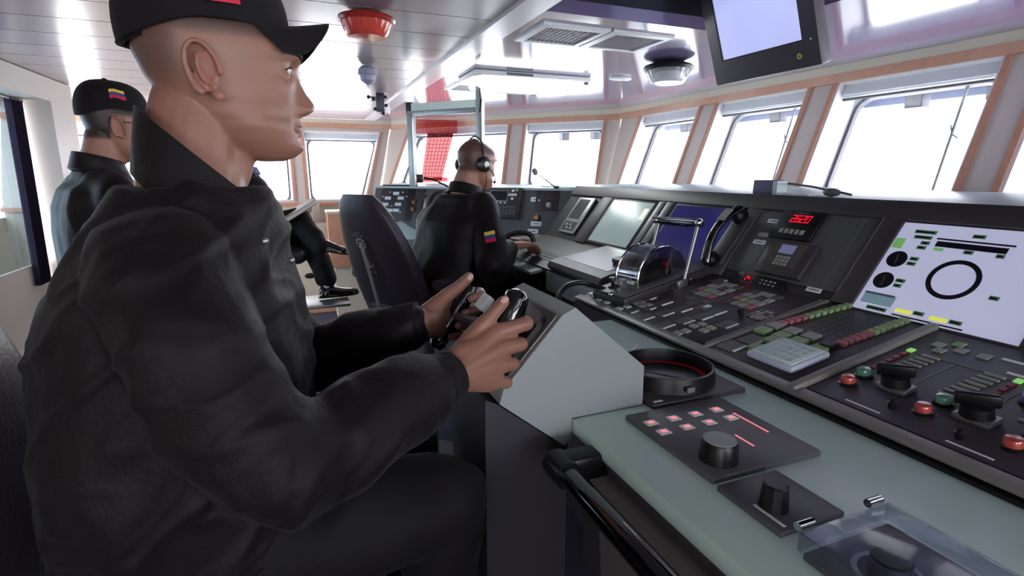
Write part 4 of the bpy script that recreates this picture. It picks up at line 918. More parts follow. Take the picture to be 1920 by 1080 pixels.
# ================================================================= LEFT SIDE
c_ = MB(); c_.box((-1.50, 2.62, .41), (-1.485, 4.02, 1.94))
wn = MB()
fr_ = struct('window_%d' % (NW[0] + 1), MB().box((-1.60, 2.56, .42), (-1.585, 4.44, .93)).box((-1.60, 2.56, 1.92), (-1.585, 4.44, 1.955)), M_cream, label='side window recessed in the left wall')
b = MB(); b.box((-1.595, 2.56, .93), (-1.590, 4.28, 1.92)); obj('pane', b, glass_mat('tinted_film', (.46, .53, .57), .02), fr_)
b = MB(); n = 40; L1_ = [V((-1.575 + .02 * math.sin(k * 1.9), 4.26 + .17 * k / n, 1.95)) for k in range(n + 1)]; L2_ = [V((-1.575 + .02 * math.sin(k * 1.9), 4.21 + .17 * k / n, .80)) for k in range(n + 1)]
b.loft([L1_, L2_], caps=False, closed=False); b.loft([[p + V((.006, 0, 0)) for p in L1_], [p + V((.006, 0, 0)) for p in L2_]], caps=False, closed=False)
cu = thing('curtain', 'dark purple curtain drawn back at the side window', 'curtain', V((-1.56, 4.3, 1.95))); obj('cloth', b, M_purple, cu, T(1.56, -4.3, -1.95))
b = MB(); b.tube([V((0, -1.7, -.005)), V((0, .14, -.005))], .008, 8); obj('curtain_rail', b, M_metal, cu)
# far low cabinets seen between the seated man's legs and the chair
t = thing('wall_cabinet', 'cream low cabinet under the far windows with a dark recessed handle', 'cabinet', V((.02, 6.06, 0)))
b = MB(); b.box((-.95, -.0, .08), (.55, .25, .98), bev=.004); obj('body', b, M_cream2, t)
b = MB(); b.ell(V((.06, -.005, .42)), (.06, .012, .03)); obj('handle', b, M_black, t)
b = MB(); b.box((-.95, .01, .0), (.55, .24, .08)); obj('plinth', b, M_wood, t)
b = MB(); b.box((-.26, -.004, .10), (-.255, .0, .96)); obj('door_gap', b, M_joint, t)
t = thing('wooden_box', 'brown wooden locker with pale top beside the black chair', 'locker', V((.42, 5.85, .0)))
b = MB(); b.box((-.14, -.15, .55), (.35, .15, 1.10), bev=.004); obj('body', b, M_wood, t)
b = MB(); b.box((-.15, -.16, 1.10), (.36, .16, 1.125), bev=.003); obj('top', b, M_cream2, t)
b = MB(); b.box((-.10, -.11, 0), (.31, .14, .55)); obj('base', b, M_cream2, t)
t = thing('waste_bin', 'pale cylindrical bin on the cabinet behind the seated man\'s knee', 'bin', V((.13, 6.17, .981)))
b = MB(); b.lathe([(.09, 0), (.10, .20), (.092, .20), (.085, .01)], seg=28); obj('shell', b, M_cream, t)
b = MB(); b.lathe([(.05, .2), (.05, .205), (.02, .206)], seg=20); obj('lid_ring', b, M_gasket, t)
# ================================================================= PEOPLE
def fuse(mb, voxel, it=2, name='body'):
    """join overlapping limbs into one continuous skin"""
    me = mb.mesh(name, []) if isinstance(mb, MB) else mb
    o = bpy.data.objects.new('tmp', me); COL.objects.link(o)
    r = o.modifiers.new('r', 'REMESH'); r.mode = 'VOXEL'; r.voxel_size = voxel; r.adaptivity = 0
    if it: sm_ = o.modifiers.new('s', 'SMOOTH'); sm_.factor = .5; sm_.iterations = it
    dg = bpy.context.evaluated_depsgraph_get(); dg.update(); m2 = bpy.data.meshes.new_from_object(o.evaluated_get(dg)); bpy.data.objects.remove(o)
    m2.name = name
    for p in m2.polygons: p.use_smooth = True
    return m2
def displace(me, fn):
    me.update(); ns_ = [v.normal.copy() for v in me.vertices]
    for v, n in zip(me.vertices, ns_): v.co = v.co + n * fn(v.co)
    me.update()
def folds(amp, f=7., stretch=(1, 1, .45), seed=0.):
    def fn(p):
        q = V((p.x * stretch[0] + seed, p.y * stretch[1], p.z * stretch[2])) * f
        a = noise.noise(q); b_ = noise.noise(q * 2.3 + V((5, 3, 1)))
        return amp * ((1 - abs(a) * 2.6) * .9 + b_ * .5)
    return fn
def oval(c, ax, ay, n=36, e=2.3):
    c, ax, ay = V(c), V(ax), V(ay); out = []
    for k in range(n):
        th = 2 * PI * k / n; cc, ss = math.cos(th), math.sin(th)
        out.append(c + ax * (math.copysign(abs(cc) ** (2 / e), cc)) + ay * (math.copysign(abs(ss) ** (2 / e), ss)))
    return out
def interp(tab, z):
    if z <= tab[0][0]: return tab[0][1]
    for (a, x), (b_, y) in zip(tab, tab[1:]):
        if z <= b_: t = (z - a) / (b_ - a); t = t * t * (3 - 2 * t) * .35 + t * .65; return x + (y - x) * t
    return tab[-1][1]
XF = [(-.118, .080), (-.112, .096), (-.104, .1045), (-.096, .107), (-.088, .1035), (-.077, .104), (-.067, .1045), (-.058, .105), (-.050, .105), (-.040, .104), (-.02, .104), (0, .106), (.014, .108), (.026, .1135), (.036, .1145), (.05, .1115), (.07, .103), (.09, .086), (.108, .055), (.12, .028), (.128, .004)]
XB = [(-.118, .05), (-.112, .03), (-.10, .005), (-.085, -.016), (-.07, -.03), (-.05, -.05), (-.03, -.068), (0, -.086), (.03, -.096), (.06, -.095), (.085, -.080), (.108, -.055), (.12, -.030), (.128, -.006)]
WW = [(-.118, .020), (-.112, .030), (-.10, .042), (-.085, .053), (-.07, .060), (-.05, .064), (-.03, .068), (0, .0725), (.03, .076), (.055, .076), (.08, .068), (.10, .050), (.12, .026), (.128, .006)]
NO = [(-.056, 0), (-.052, .007), (-.048, .0165), (-.043, .0235), (-.038, .0255), (-.034, .0250), (-.028, .0222), (-.016, .014), (-.004, .0075), (.008, .0035), (.016, .002), (.026, .001), (.034, 0)]
def gs(x, s): return math.exp(-(x / s) ** 2)
def head_shape(mb, M, s=1.0, ears=True, fleshy=0.):
    """head in its own frame (x forward, y to the left, z up; origin midway between the ears)"""
    zs = [-.118 + .246 * i / 82 for i in range(83)]; n = 84; rings = []
    for z in zs:
        xf, xb, w_ = interp(XF, z), interp(XB, z), interp(WW, z); r_ = []
        cx_ = (xf + xb) / 2 - .008 if z > -.06 else (xf + xb) / 2
        for k in range(n):
            th = 2 * PI * k / n; c, s_ = math.cos(th), math.sin(th)
            e = 2.25 if c > 0 else 2.1
            x = cx_ + (xf - cx_ if c > 0 else cx_ - xb) * math.copysign(abs(c) ** (2 / e), c); y = w_ * math.copysign(abs(s_) ** (2 / e), s_)
            if c > 0:
                ay = abs(y)
                # narrowing of the face towards the chin, nose, sockets, cheeks, lips
                sg_ = .0085 + .0085 * max(0, min(1, (-z - .0) / .04)) ; x += interp(NO, z) * (gs(y, sg_) if z > -.056 else 0)
                x += .008 * gs(ay - .015, .006) * gs(z + .043, .008)
                x -= .0125 * gs(ay - .032, .013) * gs(z - .010, .011)
                x += .006 * gs(ay - .028, .022) * gs(z - .029, .008)
                x += .0045 * gs(ay - .047, .017) * gs(z + .018, .014)
                x -= .005 * gs(ay - .045, .016) * gs(z + .055, .016)
                x -= .0035 * gs(ay - .026, .006) * gs(z + .066, .009)
                x += gs(y, .021) * (.0065 * gs(z + .0645, .0060) + .0060 * gs(z + .0768, .0052)) - .0042 * gs(z + .071, .0020) * gs(y, .021); x -= .003 * gs(z + .071, .007) * gs(ay - .025, .005)
                x += .003 * gs(y, .013) * gs(z + .099, .009)
                x -= (ay / max(w_, .001)) ** 3 * .004
            x = x * (1.07 if x > 0 else .93); r_.append(M @ V((x * s, y * s, z * s)))
        rings.append(r_)
    mb.loft(rings)
    R3 = M.to_3x3()
    for sy in (-1, 1):
        # eyelids
        for zz, rr in ((.0168, .0042), (.0040, .0034)):
            mb.tube([M @ (V((.1010 - .35 * abs(t) ** 1.7 * .03, sy * (.032 + .0145 * t), zz - (.006 if zz > .01 else -.004) * t * t)) * s) for t in (-1, -.5, 0, .5, 1)], rr * s, 8)
        if ears:
            E_ = M @ Matrix.Translation(V((.000, sy * .074, -.004)) * s) @ Matrix.Rotation(sy * .30, 4, 'Z') @ Matrix.Rotation(-.22, 4, 'Y') @ Matrix.Scale(1.08, 4)
            hel = []
            for i in range(19):
                a = math.radians(-60 + i * 15.5) if 0 else math.radians(-20 + i * 14.5)
                x, z = .0175 * math.cos(a), .0325 * math.sin(a) * (1 if math.sin(a) > 0 else .92); x -= .002
                hel.append(E_ @ (V((x, sy * (.010 + .005 * gs(a - 2.2, 1.0)), z)) * s))
            mb.tube(hel, [.0038 * s] * 12 + [.0042 * s] * 4 + [.0055 * s, .006 * s, .005 * s], 8)
            mb.ell(E_ @ (V((-.002, sy * .004, 0)) * s), (.0145 * s, .0035 * s, .028 * s), E_.to_3x3().to_4x4(), 16, 10)
            mb.tube([E_ @ (V(p) * s) for p in ((-.004, sy * .009, .020), (-.008, sy * .010, .006), (-.007, sy * .010, -.010), (.001, sy * .009, -.018), (.007, sy * .008, -.012))], .0028 * s, 8)
            mb.ell(E_ @ (V((.0135, sy * .006, -.003)) * s), (.004 * s, .005 * s, .006 * s), None, 12, 8)
            mb.ell(E_ @ (V((.003, sy * .006, -.030)) * s), (.0085 * s, .004 * s, .008 * s), E_.to_3x3().to_4x4(), 12, 8)
def hand_chain(mb, pts, rs, seg=14):
    for a, b_, r0, r1 in zip(pts, pts[1:], rs, rs[1:]): mb.capsule(a, b_, r0, r1, seg)
def limb(mb, pts, rs, seg=22):
    P = spline([V(p) for p in pts], 6); n = len(pts) - 1; R = []
    for i in range(n):
        for k in range(6): t = k / 6; R.append(rs[i] + (rs[i + 1] - rs[i]) * (t * t * (3 - 2 * t)))
    R.append(rs[-1]); mb.tube(P, R, seg); mb.ell(P[0], R[0], None, seg, 10); mb.ell(P[-1], R[-1], None, seg, 10)
def head_frame(o, f, tilt=0., roll=0.):
    f = V(f).normalized(); z = V((0, 0, 1)); y = z.cross(f).normalized(); z = f.cross(y)
    M = frame(o, f, y, z); return M @ Matrix.Rotation(tilt, 4, 'Y') @ Matrix.Rotation(roll, 4, 'X')
def az(deg): a = math.radians(deg); return V((math.sin(a), math.cos(a), 0))
def sstep(a, b, x): t = max(0., min(1., (x - a) / (b - a))); return t * t * (3 - 2 * t)
def paint_head(me, Mh, s, skin, hairf):
    """store where the cropped hair and the lips grow, for the skin material"""
    me.materials.clear(); me.materials.append(skin)
    at = me.color_attributes.new('growth', 'FLOAT_COLOR', 'POINT'); inv = Mh.inverted()
    for i, v in enumerate(me.vertices):
        q = (inv @ v.co) / s; h = l = 0.
        if -.14 < q.z < .14 and abs(q.y) < .13 and -.15 < q.x < .16:
            h = hairf(q); l = sstep(.094, .100, q.x) * (1 - sstep(.018, .027, abs(q.y))) * sstep(-.083, -.079, q.z) * (1 - sstep(-.065, -.0615, q.z))
        e_ = 0. if not (-.14 < q.z < .14) else sstep(.0765, .082, abs(q.y)) * gs(q.x, .03) * gs(q.z, .04) * .7; at.data[i].color = (h, l, e_, 1)
def skin_mat(name, rgb, hair, lip=(124, 78, 72), rough=.42):
    m = mat(name, rgb, rough, var=.05, scale=25, sss=.12, bump=.08, bscale=500); t = m.node_tree; N = t.nodes; L = t.links
    b = N['Principled BSDF']; src = b.inputs['Base Color'].links[0].from_socket
    at = N.new('ShaderNodeAttribute'); at.attribute_name = 'growth'; sp = N.new('ShaderNodeSeparateColor'); L.new(at.outputs['Color'], sp.inputs[0])
    m1 = N.new('ShaderNodeMix'); m1.data_type = 'RGBA'; m1.inputs[7].default_value = lin(hair); L.new(sp.outputs[0], m1.inputs[0]); L.new(src, m1.inputs[6])
    m2 = N.new('ShaderNodeMix'); m2.data_type = 'RGBA'; m2.inputs[7].default_value = lin(lip); L.new(sp.outputs[1], m2.inputs[0]); L.new(m1.outputs[2], m2.inputs[6])
    m3 = N.new('ShaderNodeMix'); m3.data_type = 'RGBA'; m3.inputs[7].default_value = lin((160, 104, 90)); L.new(sp.outputs[2], m3.inputs[0]); L.new(m2.outputs[2], m3.inputs[6])
    L.new(m3.outputs[2], b.inputs['Base Color']); return m
def eyes(Mh, s, parent, IM):
    m = mat('eye_white', (206, 200, 196), .15, coat=.5, var=0); mi = mat('iris_brown', (52, 34, 26), .1, coat=.8, var=0)
    for sy in (-1, 1):
        b = MB(); b.ell(Mh @ (V((.0930, sy * .031, .0105)) * s), .0118 * s); e = obj('eye', b, m, parent, IM, ang=180)
        b = MB(); b.ell(Mh @ (V((.0930 + .0075, sy * .031, .0105)) * s), (.0056 * s,) * 3); obj('iris', b, mi, e, ang=180)
def lashes(Mh, s, parent, IM, m):
    for sy in (-1, 1):
        b = MB(); b.tube([Mh @ (V((.1065 - .35 * abs(t) ** 1.7 * .03, sy * (.031 + .0145 * t), .0135 - .006 * t * t)) * s) for t in (-1, -.5, 0, .5, 1)], .0013 * s, 6); obj('eyelashes', b, m, parent, IM)
def brow(Mh, s, parent, IM, m):
    for sy in (-1, 1):
        b = MB(); pts = [Mh @ (V((.1235 - .9 * max(0, t) ** 2 * .022 - .002, sy * (.017 + .033 * t), .027 + .005 * math.sin(2.6 * t))) * s) for t in (0, .2, .4, .6, .8, 1)]
        b.tube(pts, [.0030 * s, .0040 * s, .0042 * s, .0038 * s, .003 * s, .0015 * s], 8); obj('eyebrow', b, m, parent, IM, ang=180)
M_skin = skin_mat('skin_tan', (146, 104, 88), (80, 58, 52))
M_skin2 = skin_mat('skin_medium', (164, 118, 100), (56, 42, 42))
M_hair = mat('dark_short_hair', (44, 34, 34), .75, var=.25, scale=160, bump=.6, bscale=500)
M_brow = mat('eyebrow_hair', (46, 34, 32), .8, var=.1)
M_jack = mat('black_jacket', (17, 12, 14), .60, spec=.25, var=.10, scale=14, sheen=.04, bump=.25, bscale=160)
M_jack2 = mat('black_jacket_far', (20, 15, 17), .52, spec=.25, var=.10, scale=10, sheen=.03, bump=.2, bscale=120)
M_trou = mat('black_trousers', (15, 12, 15), .75, spec=.3, var=.12, sheen=.02, bump=.2, bscale=200)
M_cap = mat('black_cap', (18, 14, 18), .8, spec=.3, var=.08, sheen=.03, bump=.3, bscale=600)
M_fy = mat('flag_yellow', (232, 204, 84), .7, var=.04); M_fb = mat('flag_blue', (70, 70, 130), .7, var=.04); M_fr = mat('flag_red', (200, 36, 70), .7, var=.04)
def flag_on(name, P, parent, IM, off=.0015):
    """three stripes over a grid function P(s,t)->point; s across, t down"""
    o = None
    for i, m in enumerate((M_fy, M_fb, M_fr)):
        b = MB(); g = [[P(a / 8, (i + c / 2) / 3) for a in range(9)] for c in range(3)]
        b.loft(g, caps=False, closed=False)
        if o is None: o = obj(name, b, m, parent, IM)
        else: obj('stripe', b, m, o)
    return o
def cap_on(Mh, s, parent, IM, m=None, button=True, brim_m=None, raise_=0.):
    """baseball cap in the head frame; returns the crown part"""
    m = m or M_cap
    def rim(th):   # cap edge around the head: higher over the temples, lower at the back
        c, s_ = math.cos(th), math.sin(th)
        x = -.004 + (.115 if c > 0 else .099) * c; y = .0855 * s_; z = .064 + raise_ - .030 * max(0, -c) ** 1.3 - .004 * abs(s_)
        return x, y, z
    rings = []; n = 60
    for i in range(13):
        k = i / 12; r_ = []
        for q in range(n):
            th = 2 * PI * q / n; x, y, z = rim(th); c = math.cos(th)
            f = math.cos(k * PI / 2) ** .62 if k < 1 else .02; zt = .158 + .012 * c * (1 - k)
            bulge = 1 + .05 * math.sin(k * PI)
            r_.append(Mh @ (V(((x + .004) * f * bulge - .004 - .01 * k, y * f * bulge, z + (zt - z) * math.sin(k * PI / 2) ** 1.0)) * s))
        rings.append(r_)
    inner = [[Mh @ ((Mh.inverted() @ p) * 1.0 - V((0, 0, 0)) if 0 else V(((Mh.inverted() @ p).x * .965, (Mh.inverted() @ p).y * .96, (Mh.inverted() @ p).z * .985))) for p in r_] for r_ in rings]
    b = MB(); b.loft(inner[::-1] + rings, caps=True); cr = obj('cap', b, m, parent, IM, ang=60)
    # brim
    top, bot = [], []; nu, nv = 24, 8
    for j in range(nv + 1):
        v = j / nv; rt, rb_ = [], []
        for i in range(nu + 1):
            u = -1 + 2 * i / nu; th = u * .98; x, y, z = rim(th)
            ex_ = v * (1 - abs(u) ** 2.6) ** .45; X = x - .004 + .062 * ex_; Y_b = y * (1 - .04 * ex_); Z = z + .004 + .012 * ex_ - .105 * (u * u) * ex_ + .004 * gs(u, .4)
            rt.append(Mh @ (V((X, Y_b, Z + .0015)) * s)); rb_.append(Mh @ (V((X, Y_b, Z - .0015)) * s))
        top.append(rt); bot.append(rb_)
    b = MB(); b.loft([t_ + b_[::-1] for t_, b_ in zip(top, bot)]); obj('cap_brim', b, brim_m or m, cr, ang=60)
    b = MB(); b.ell(Mh @ (V((-.012, 0, .160)) * s), (.008 * s, .008 * s, .005 * s)); obj('cap_button', b, m, cr)
    b = MB(); b.tube([Mh @ (V((-.100 + .030 * t * t, .050 * t, .036 + .006 * t * t)) * s) for t in (-1, -.5, 0, .5, 1)], .005 * s, 8); obj('strap', b, m, cr)
    return cr
def cap_point(Mh, s, th, k, out=.002):
    c, s_ = math.cos(th), math.sin(th); x = -.004 + (.115 if c > 0 else .099) * c; y = .0855 * s_; z = .064 - .030 * max(0, -c) ** 1.3 - .004 * abs(s_)
    f = math.cos(k * PI / 2) ** .62; zt = .158 + .012 * c * (1 - k); bu = 1 + .05 * math.sin(k * PI)
    p = V(((x + .004) * f * bu - .004 - .01 * k, y * f * bu, z + (zt - z) * math.sin(k * PI / 2)))
    d = V((c, s_, .25)).normalized(); return Mh @ ((p + d * out) * s)

# ----------------------------------------------------------------- the helmsman
hm_base = V((-.2, .87, .90)); IMh = Matrix.Translation(-hm_base)
hm = thing('person', 'helmsman in black jacket and dark cap gripping the steering handles in the foreground', 'person', hm_base)
HS = 1.0; Hh = head_frame(D(393, 143, .755), az(84), math.radians(-1))
body = MB(); head_shape(body, Hh, HS)
nk0 = Hh @ V((-.020, 0, -.045)); nk1 = V((-.138, .88, 1.475))
limb(body, [nk0, nk0.lerp(nk1, .5) + V((-.004, 0, 0)), nk1], [.058, .060, .066])
limb(body, [Hh @ V((.02, 0, -.095)), Hh @ V((-.005, 0, -.13)), nk1 + V((.02, 0, .0))], [.034, .044, .05])
hsm = 0
SN, EN, WN = V((-.150, .715, 1.385)), V((-.045, .635, 1.165)), D(842, 706, .845)
SF, EF, WF = V((-.13, 1.05, 1.37)), V((-.01, 1.06, 1.15)), D(786, 604, 1.0)
limb(body, [V((-.17, .87, .95)), V((-.17, .87, 1.2)), V((-.155, .88, 1.36))], [.10, .10, .07])
for S_j, E_j, W_j in ((SN, EN, WN), (SF, EF, WF)):
    limb(body, [V((-.155, .88, 1.36)), S_j - V((0, 0, .02))], [.06, .04]); limb(body, [S_j, E_j], [.045, .04]); limb(body, [E_j, E_j.lerp(W_j, .6), W_j], [.038, .034, .0265])
# right hand closed round the near grip
def G(u, v, d): return D(u, v, d)
mcp = [G(928, 624, .912), G(937, 654, .902), G(934, 686, .90), G(924, 714, .90)]
pip = [G(987, 606, .93), G(977, 645, .925), G(962, 682, .922), G(949, 717, .918)]
dip = [G(982, 611, .965), G(965, 650, .962), G(947, 683, .958), G(932, 714, .955)]
tip = [G(952, 618, .985), G(938, 655, .982), G(925, 686, .975), G(912, 716, .97)]
for i in range(4):
    r = (.0122, .0120, .0116, .0110)[i]
    body.capsule(WN + (mcp[1] - WN).cross(UP).normalized() * 0, mcp[i], .022, r * 1.35, 16)
    body.ell(mcp[i] + (V((0, 0, H)) - mcp[i]).normalized() * .0045, .0125, None, 14, 10); hand_chain(body, [mcp[i], pip[i], dip[i], tip[i]], [r * 1.25, r * 1.08, r, r * .85])
body.capsule(G(868, 700, .865), mcp[3].lerp(mcp[2], .3), .027, .016, 16); body.capsule(G(872, 712, .87), G(918, 722, .90), .020, .013, 16); body.capsule(G(862, 668, .87), mcp[0].lerp(mcp[1], .3), .022, .014, 16)
hand_chain(body, [G(866, 662, .885), G(893, 620, .905), G(925, 588, .915), G(944, 566, .92)], [.021, .0145, .0122, .0108])
# left hand closed round the far grip, palm towards the camera
mcpF = [G(852, 552, 1.125), G(845, 580, 1.125), G(835, 606, 1.12), G(826, 630, 1.115)]
pipF = [G(900, 548, 1.135), G(888, 577, 1.13), G(874, 603, 1.125), G(858, 626, 1.12)]
dipF = [G(903, 553, 1.10), G(892, 582, 1.095), G(878, 606, 1.09), G(862, 628, 1.088)]
tipF = [G(884, 560, 1.075), G(872, 588, 1.072), G(860, 611, 1.068), G(846, 632, 1.066)]
for i in range(4):
    r = (.0105, .0105, .0100, .009)[i]
    body.capsule(WF, mcpF[i], .022, r * 1.3, 16); hand_chain(body, [mcpF[i], pipF[i], dipF[i], tipF[i]], [r * 1.2, r * 1.05, r, r * .85])
body.capsule(G(800, 600, 1.02), G(828, 590, 1.08), .026, .02, 16); body.capsule(G(800, 612, 1.02), G(822, 618, 1.07), .024, .018, 16)
hand_chain(body, [G(806, 585, 1.03), G(832, 558, 1.045), G(860, 538, 1.055), G(879, 520, 1.06)], [.021, .0145, .012, .0105])
me = fuse(body, .0026, 3, 'body')
paint_head(me, Hh, HS, M_skin, lambda q: max(sstep(.036, .052, q.z) * (1 - sstep(.075, .09, q.x)), .75 * sstep(.02, .045, -q.x) * sstep(-.045, .01, q.z)))
obj('body', me, None, hm, IMh)
for (u_, v_, d_, an_) in ((946, 562, .909, -.5), (881, 520, 1.049, -.9)):
    c_ = D(u_, v_, d_); ax_ = (RT * math.cos(an_) - UP * math.sin(an_)).normalized(); b = MB(); b.ell(V((0, 0, 0)), (.0075, .0058, .0018), frame((0, 0, 0), ax_, FW.cross(ax_).normalized(), FW)); b.v = [tuple(V(q) + c_) for q in b.v]; obj('thumbnail', b, mat('nail', (196, 150, 138), .25, var=0), hm, IMh)
eyes(Hh, HS, hm, IMh); brow(Hh, HS, hm, IMh, M_brow); lashes(Hh, HS, hm, IMh, M_brow)
# jacket
X_, Y_, Z_ = V((1, 0, 0)), V((0, 1, 0)), V((0, 0, 1)); j = MB(); yc = .875
j.loft([oval((-0.157, yc, .90), X_ * .175, Y_ * .195), oval((-0.167, yc, 1.0), X_ * .180, Y_ * .205), oval((-0.174, yc, 1.12), X_ * .178, Y_ * .21), oval((-0.170, yc, 1.24), X_ * .168, Y_ * .205), oval((-0.160, yc, 1.33), X_ * .155, Y_ * .20), oval((-0.150, yc, 1.385), X_ * .133, Y_ * .178), oval((-0.142, yc, 1.42), X_ * .124, Y_ * .15), oval((-0.134, yc, 1.452), X_ * .110, Y_ * .122), oval((-0.130, yc, 1.482), X_ * .094, Y_ * .10)])
limb(j, [V((-.165, .80, 1.375)), SN + V((0, .015, -.01)), SN.lerp(EN, .5) + V((-.01, -.012, 0)), EN, EN.lerp(WN, .35) + V((0, 0, -.008)), EN.lerp(WN, .75), WN.lerp(EN, .10)], [.080, .075, .071, .066, .064, .055, .043])
limb(j, [V((-.16, .95, 1.37)), SF, SF.lerp(EF, .5), EF, EF.lerp(WF, .45), WF.lerp(EF, .12)], [.085, .076, .070, .062, .056, .040])
jm = fuse(j, .0052, 3, 'jacket')
f1 = folds(.0085, 8, (1, 1, .5), 2.)
def f2(p):
    q = V((p.x * .8 + p.z * .6, p.y, p.z * .8 - p.x * .6)); q = V((q.x * 9, q.y * 7, q.z * 24)); a = abs(noise.noise(q + V((3, 1, 4)))); b_ = abs(noise.noise(q * .55 + V((9, 2, 6))))
    return .0052 * math.exp(-(b_ / .13) ** 2) + .0018 * math.exp(-(a / .10) ** 2) - .002
def el(p): return .012 * math.sin((p - EN).length * 120) * gs((p - EN).length - .05, .06)
displace(jm, lambda p: (f1(p) + f2(p) + el(p) * .35))
jm.materials.append(M_jack); jk = obj('jacket', jm, None, hm, IMh)
from mathutils.bvhtree import BVHTree
def onto(me, u, v):
    """point of a garment seen at this place of the photograph"""
    bt_ = BVHTree.FromPolygons([v_.co for v_ in me.vertices], [list(p.vertices) for p in me.polygons]); h_ = bt_.ray_cast(V((0, 0, H)), ray(u, v).normalized()); return h_[0], h_[1]
displace(jm, lambda p: 0.)
# collar: folded band standing at the nape and dropping to the chest
def ringc(c, a, bb, n=40, t0=.0, t1=1.): return [V(c) + V(a) * math.cos(2 * PI * (t0 + (t1 - t0) * k / n)) + V(bb) * math.sin(2 * PI * (t0 + (t1 - t0) * k / n)) for k in range(n + 1)]
ca = V((.082, .012, -.078)); cb2 = V((-.006, .080, 0)); cc = V((-.102, .878, 1.492))
b = MB(); R0 = dict(t0=.018, t1=.982)
b.loft([ringc(cc + V((-.0, 0, -.03)), ca * .95, cb2 * .95, **R0), ringc(cc + V((0, 0, .010)), ca * .97, cb2 * .98, **R0), ringc(cc + V((-.002, 0, .016)), ca * 1.02, cb2 * 1.04, **R0), ringc(cc + V((-.003, 0, -.028)), ca * 1.09, cb2 * 1.16, **R0), ringc(cc + V((-.006, 0, -.078)), ca * 1.14, cb2 * 1.30, **R0), ringc(cc + V((-.006, 0, -.082)), ca * 1.08, cb2 * 1.18, **R0)], caps=False, closed=False)
obj('collar', b, M_jack, jk, IMh @ Matrix() if 0 else None, ang=70).matrix_local = Matrix()
for u, v in ((496, 452), (546, 488)):
    p_ = onto(jm, u, v)[0] or D(u, v, .8); b = MB(); b.ell(p_, .0050); obj('snap_button', b, M_metal, jk)
for (W_j, E_j) in ((WN, EN), (WF, EF)):
    d_ = (W_j - E_j).normalized(); a0 = W_j - d_ * .055; b = MB(); b.tube([a0, a0 + d_ * .02, a0 + d_ * .045, a0 + d_ * .06, a0 + d_ * .058], [.045, .044, .041, .039, .033], 28, caps=False); obj('cuff', b, mat('knit_cuff', (20, 16, 18), .85, spec=.3, var=.1, sheen=.03, bump=.5, bscale=400), jk, ang=60)
for o_ in jk.children: o_.matrix_local = Matrix()
# trousers
t_ = MB(); limb(t_, [V((-.20, .87, .98)), V((-.17, .87, .92))], [.17, .165])
KN, KF = V((.185, .76, .985)), V((.16, 1.0, .96))
limb(t_, [V((-.16, .78, .95)), V((.02, .76, .985)), KN], [.10, .092, .07]); limb(t_, [KN, V((.17, .77, .75)), V((.12, .78, .45))], [.068, .062, .055])
limb(t_, [V((-.16, .96, .95)), V((.02, .98, .97)), KF], [.10, .09, .07]); limb(t_, [KF, V((.15, 1.0, .75)), V((.10, 1.0, .45))], [.068, .062, .055])
tm = fuse(t_, .009, 2, 'trousers'); displace(tm, folds(.005, 9, (1, 1, 1), 4.)); tm.materials.append(M_trou); obj('trousers', tm, None, hm, IMh)
for y_ in (.78, 1.0):
    x_ = .12 if y_ < .9 else .10; b = MB(); b.loft([oval((x_ + .05 + o, y_, z), V((h_, 0, 0)), V((0, w_, 0)), 20) for o, z, h_, w_ in ((0, .36, .13, .045), (0, .39, .13, .047), (-.02, .42, .105, .043), (-.05, .47, .065, .045))]); obj('shoe', b, M_blackgl, hm, IMh)
cp_ = cap_on(Hh, HS, hm, IMh)
def cappatch(s_, t): return cap_point(Hh, HS, -PI / 2 - .16 + .60 * s_, .42 - .32 * t, .005)
flag_on('flag_patch', cappatch, cp_, None)
for o_ in cp_.children: o_.matrix_local = Matrix()
# helmsman's chair: only its dark rounded back and seat show at the lower left
ch = thing('helm_chair', 'dark leather pilot chair holding the helmsman at the left edge', 'chair', V((-.25, .88, 0)))
IMc = T(.25, -.88, 0); M_leather = mat('dark_leather', (54, 48, 58), .38, var=.06, bump=.3, bscale=120)
b = MB(); b.box((-.48, .62, .72), (.10, 1.12, .83), bev=.05); obj('seat', b, M_leather, ch, IMc)
b = MB(); b.loft([oval((-.445 + o, .88, z), X_ * h_, Y_ * w_, 32, 2.8) for o, z, h_, w_ in ((.02, .80, .05, .20), (0, .9, .06, .23), (-.01, 1.05, .062, .235), (-.02, 1.18, .058, .215), (-.03, 1.27, .05, .18), (-.035, 1.31, .03, .12))]); obj('backrest', b, M_leather, ch, IMc)
b = MB(); b.lathe([(.26, 0), (.26, .02), (.06, .05), (.05, .72)], T(-.2, .88, 0)); obj('pedestal', b, M_metal, ch, IMc)
b = MB(); b.box((.0, .66, .33), (.28, 1.10, .35), bev=.008); obj('footrest', b, M_metal, ch, IMc)
# ----------------------------------------------------------------- man with the headset
ob_ = D(860, 540, 2.62); op_base = V((.62, 2.46, .95)); IMo = Matrix.Translation(-op_base)
op = thing('person', 'seated man in black jacket with a headset, turned to the far console', 'person', op_base)
Ho = head_frame(D(889, 309, 2.62), az(70), math.radians(4)); so = .98
body = MB(); head_shape(body, Ho, so)
nb = D(872, 352, 2.62); limb(body, [Ho @ V((-.03, 0, -.04)), nb + V((-.01, 0, -.02))], [.058, .066]); limb(body, [Ho @ V((.02, 0, -.09)), nb], [.036, .045])
fo = az(62); lf = V((-fo.y, fo.x, 0))   # forward and left of the torso
pel = V((.64, 2.46, .98)); che = V((.71, 2.50, 1.28)); shc = V((.735, 2.51, 1.40))
limb(body, [pel, che, shc - V((0, 0, .08)), nb], [.11, .10, .055, .05])
SR, SL_ = shc - lf * .155 + V((0, 0, -.07)), shc + lf * .155 + V((0, 0, -.07))
ER = D(925, 505, 2.36); WR = D(952, 466, 2.36) + fo * .08; WR = D(958, 462, 2.50)
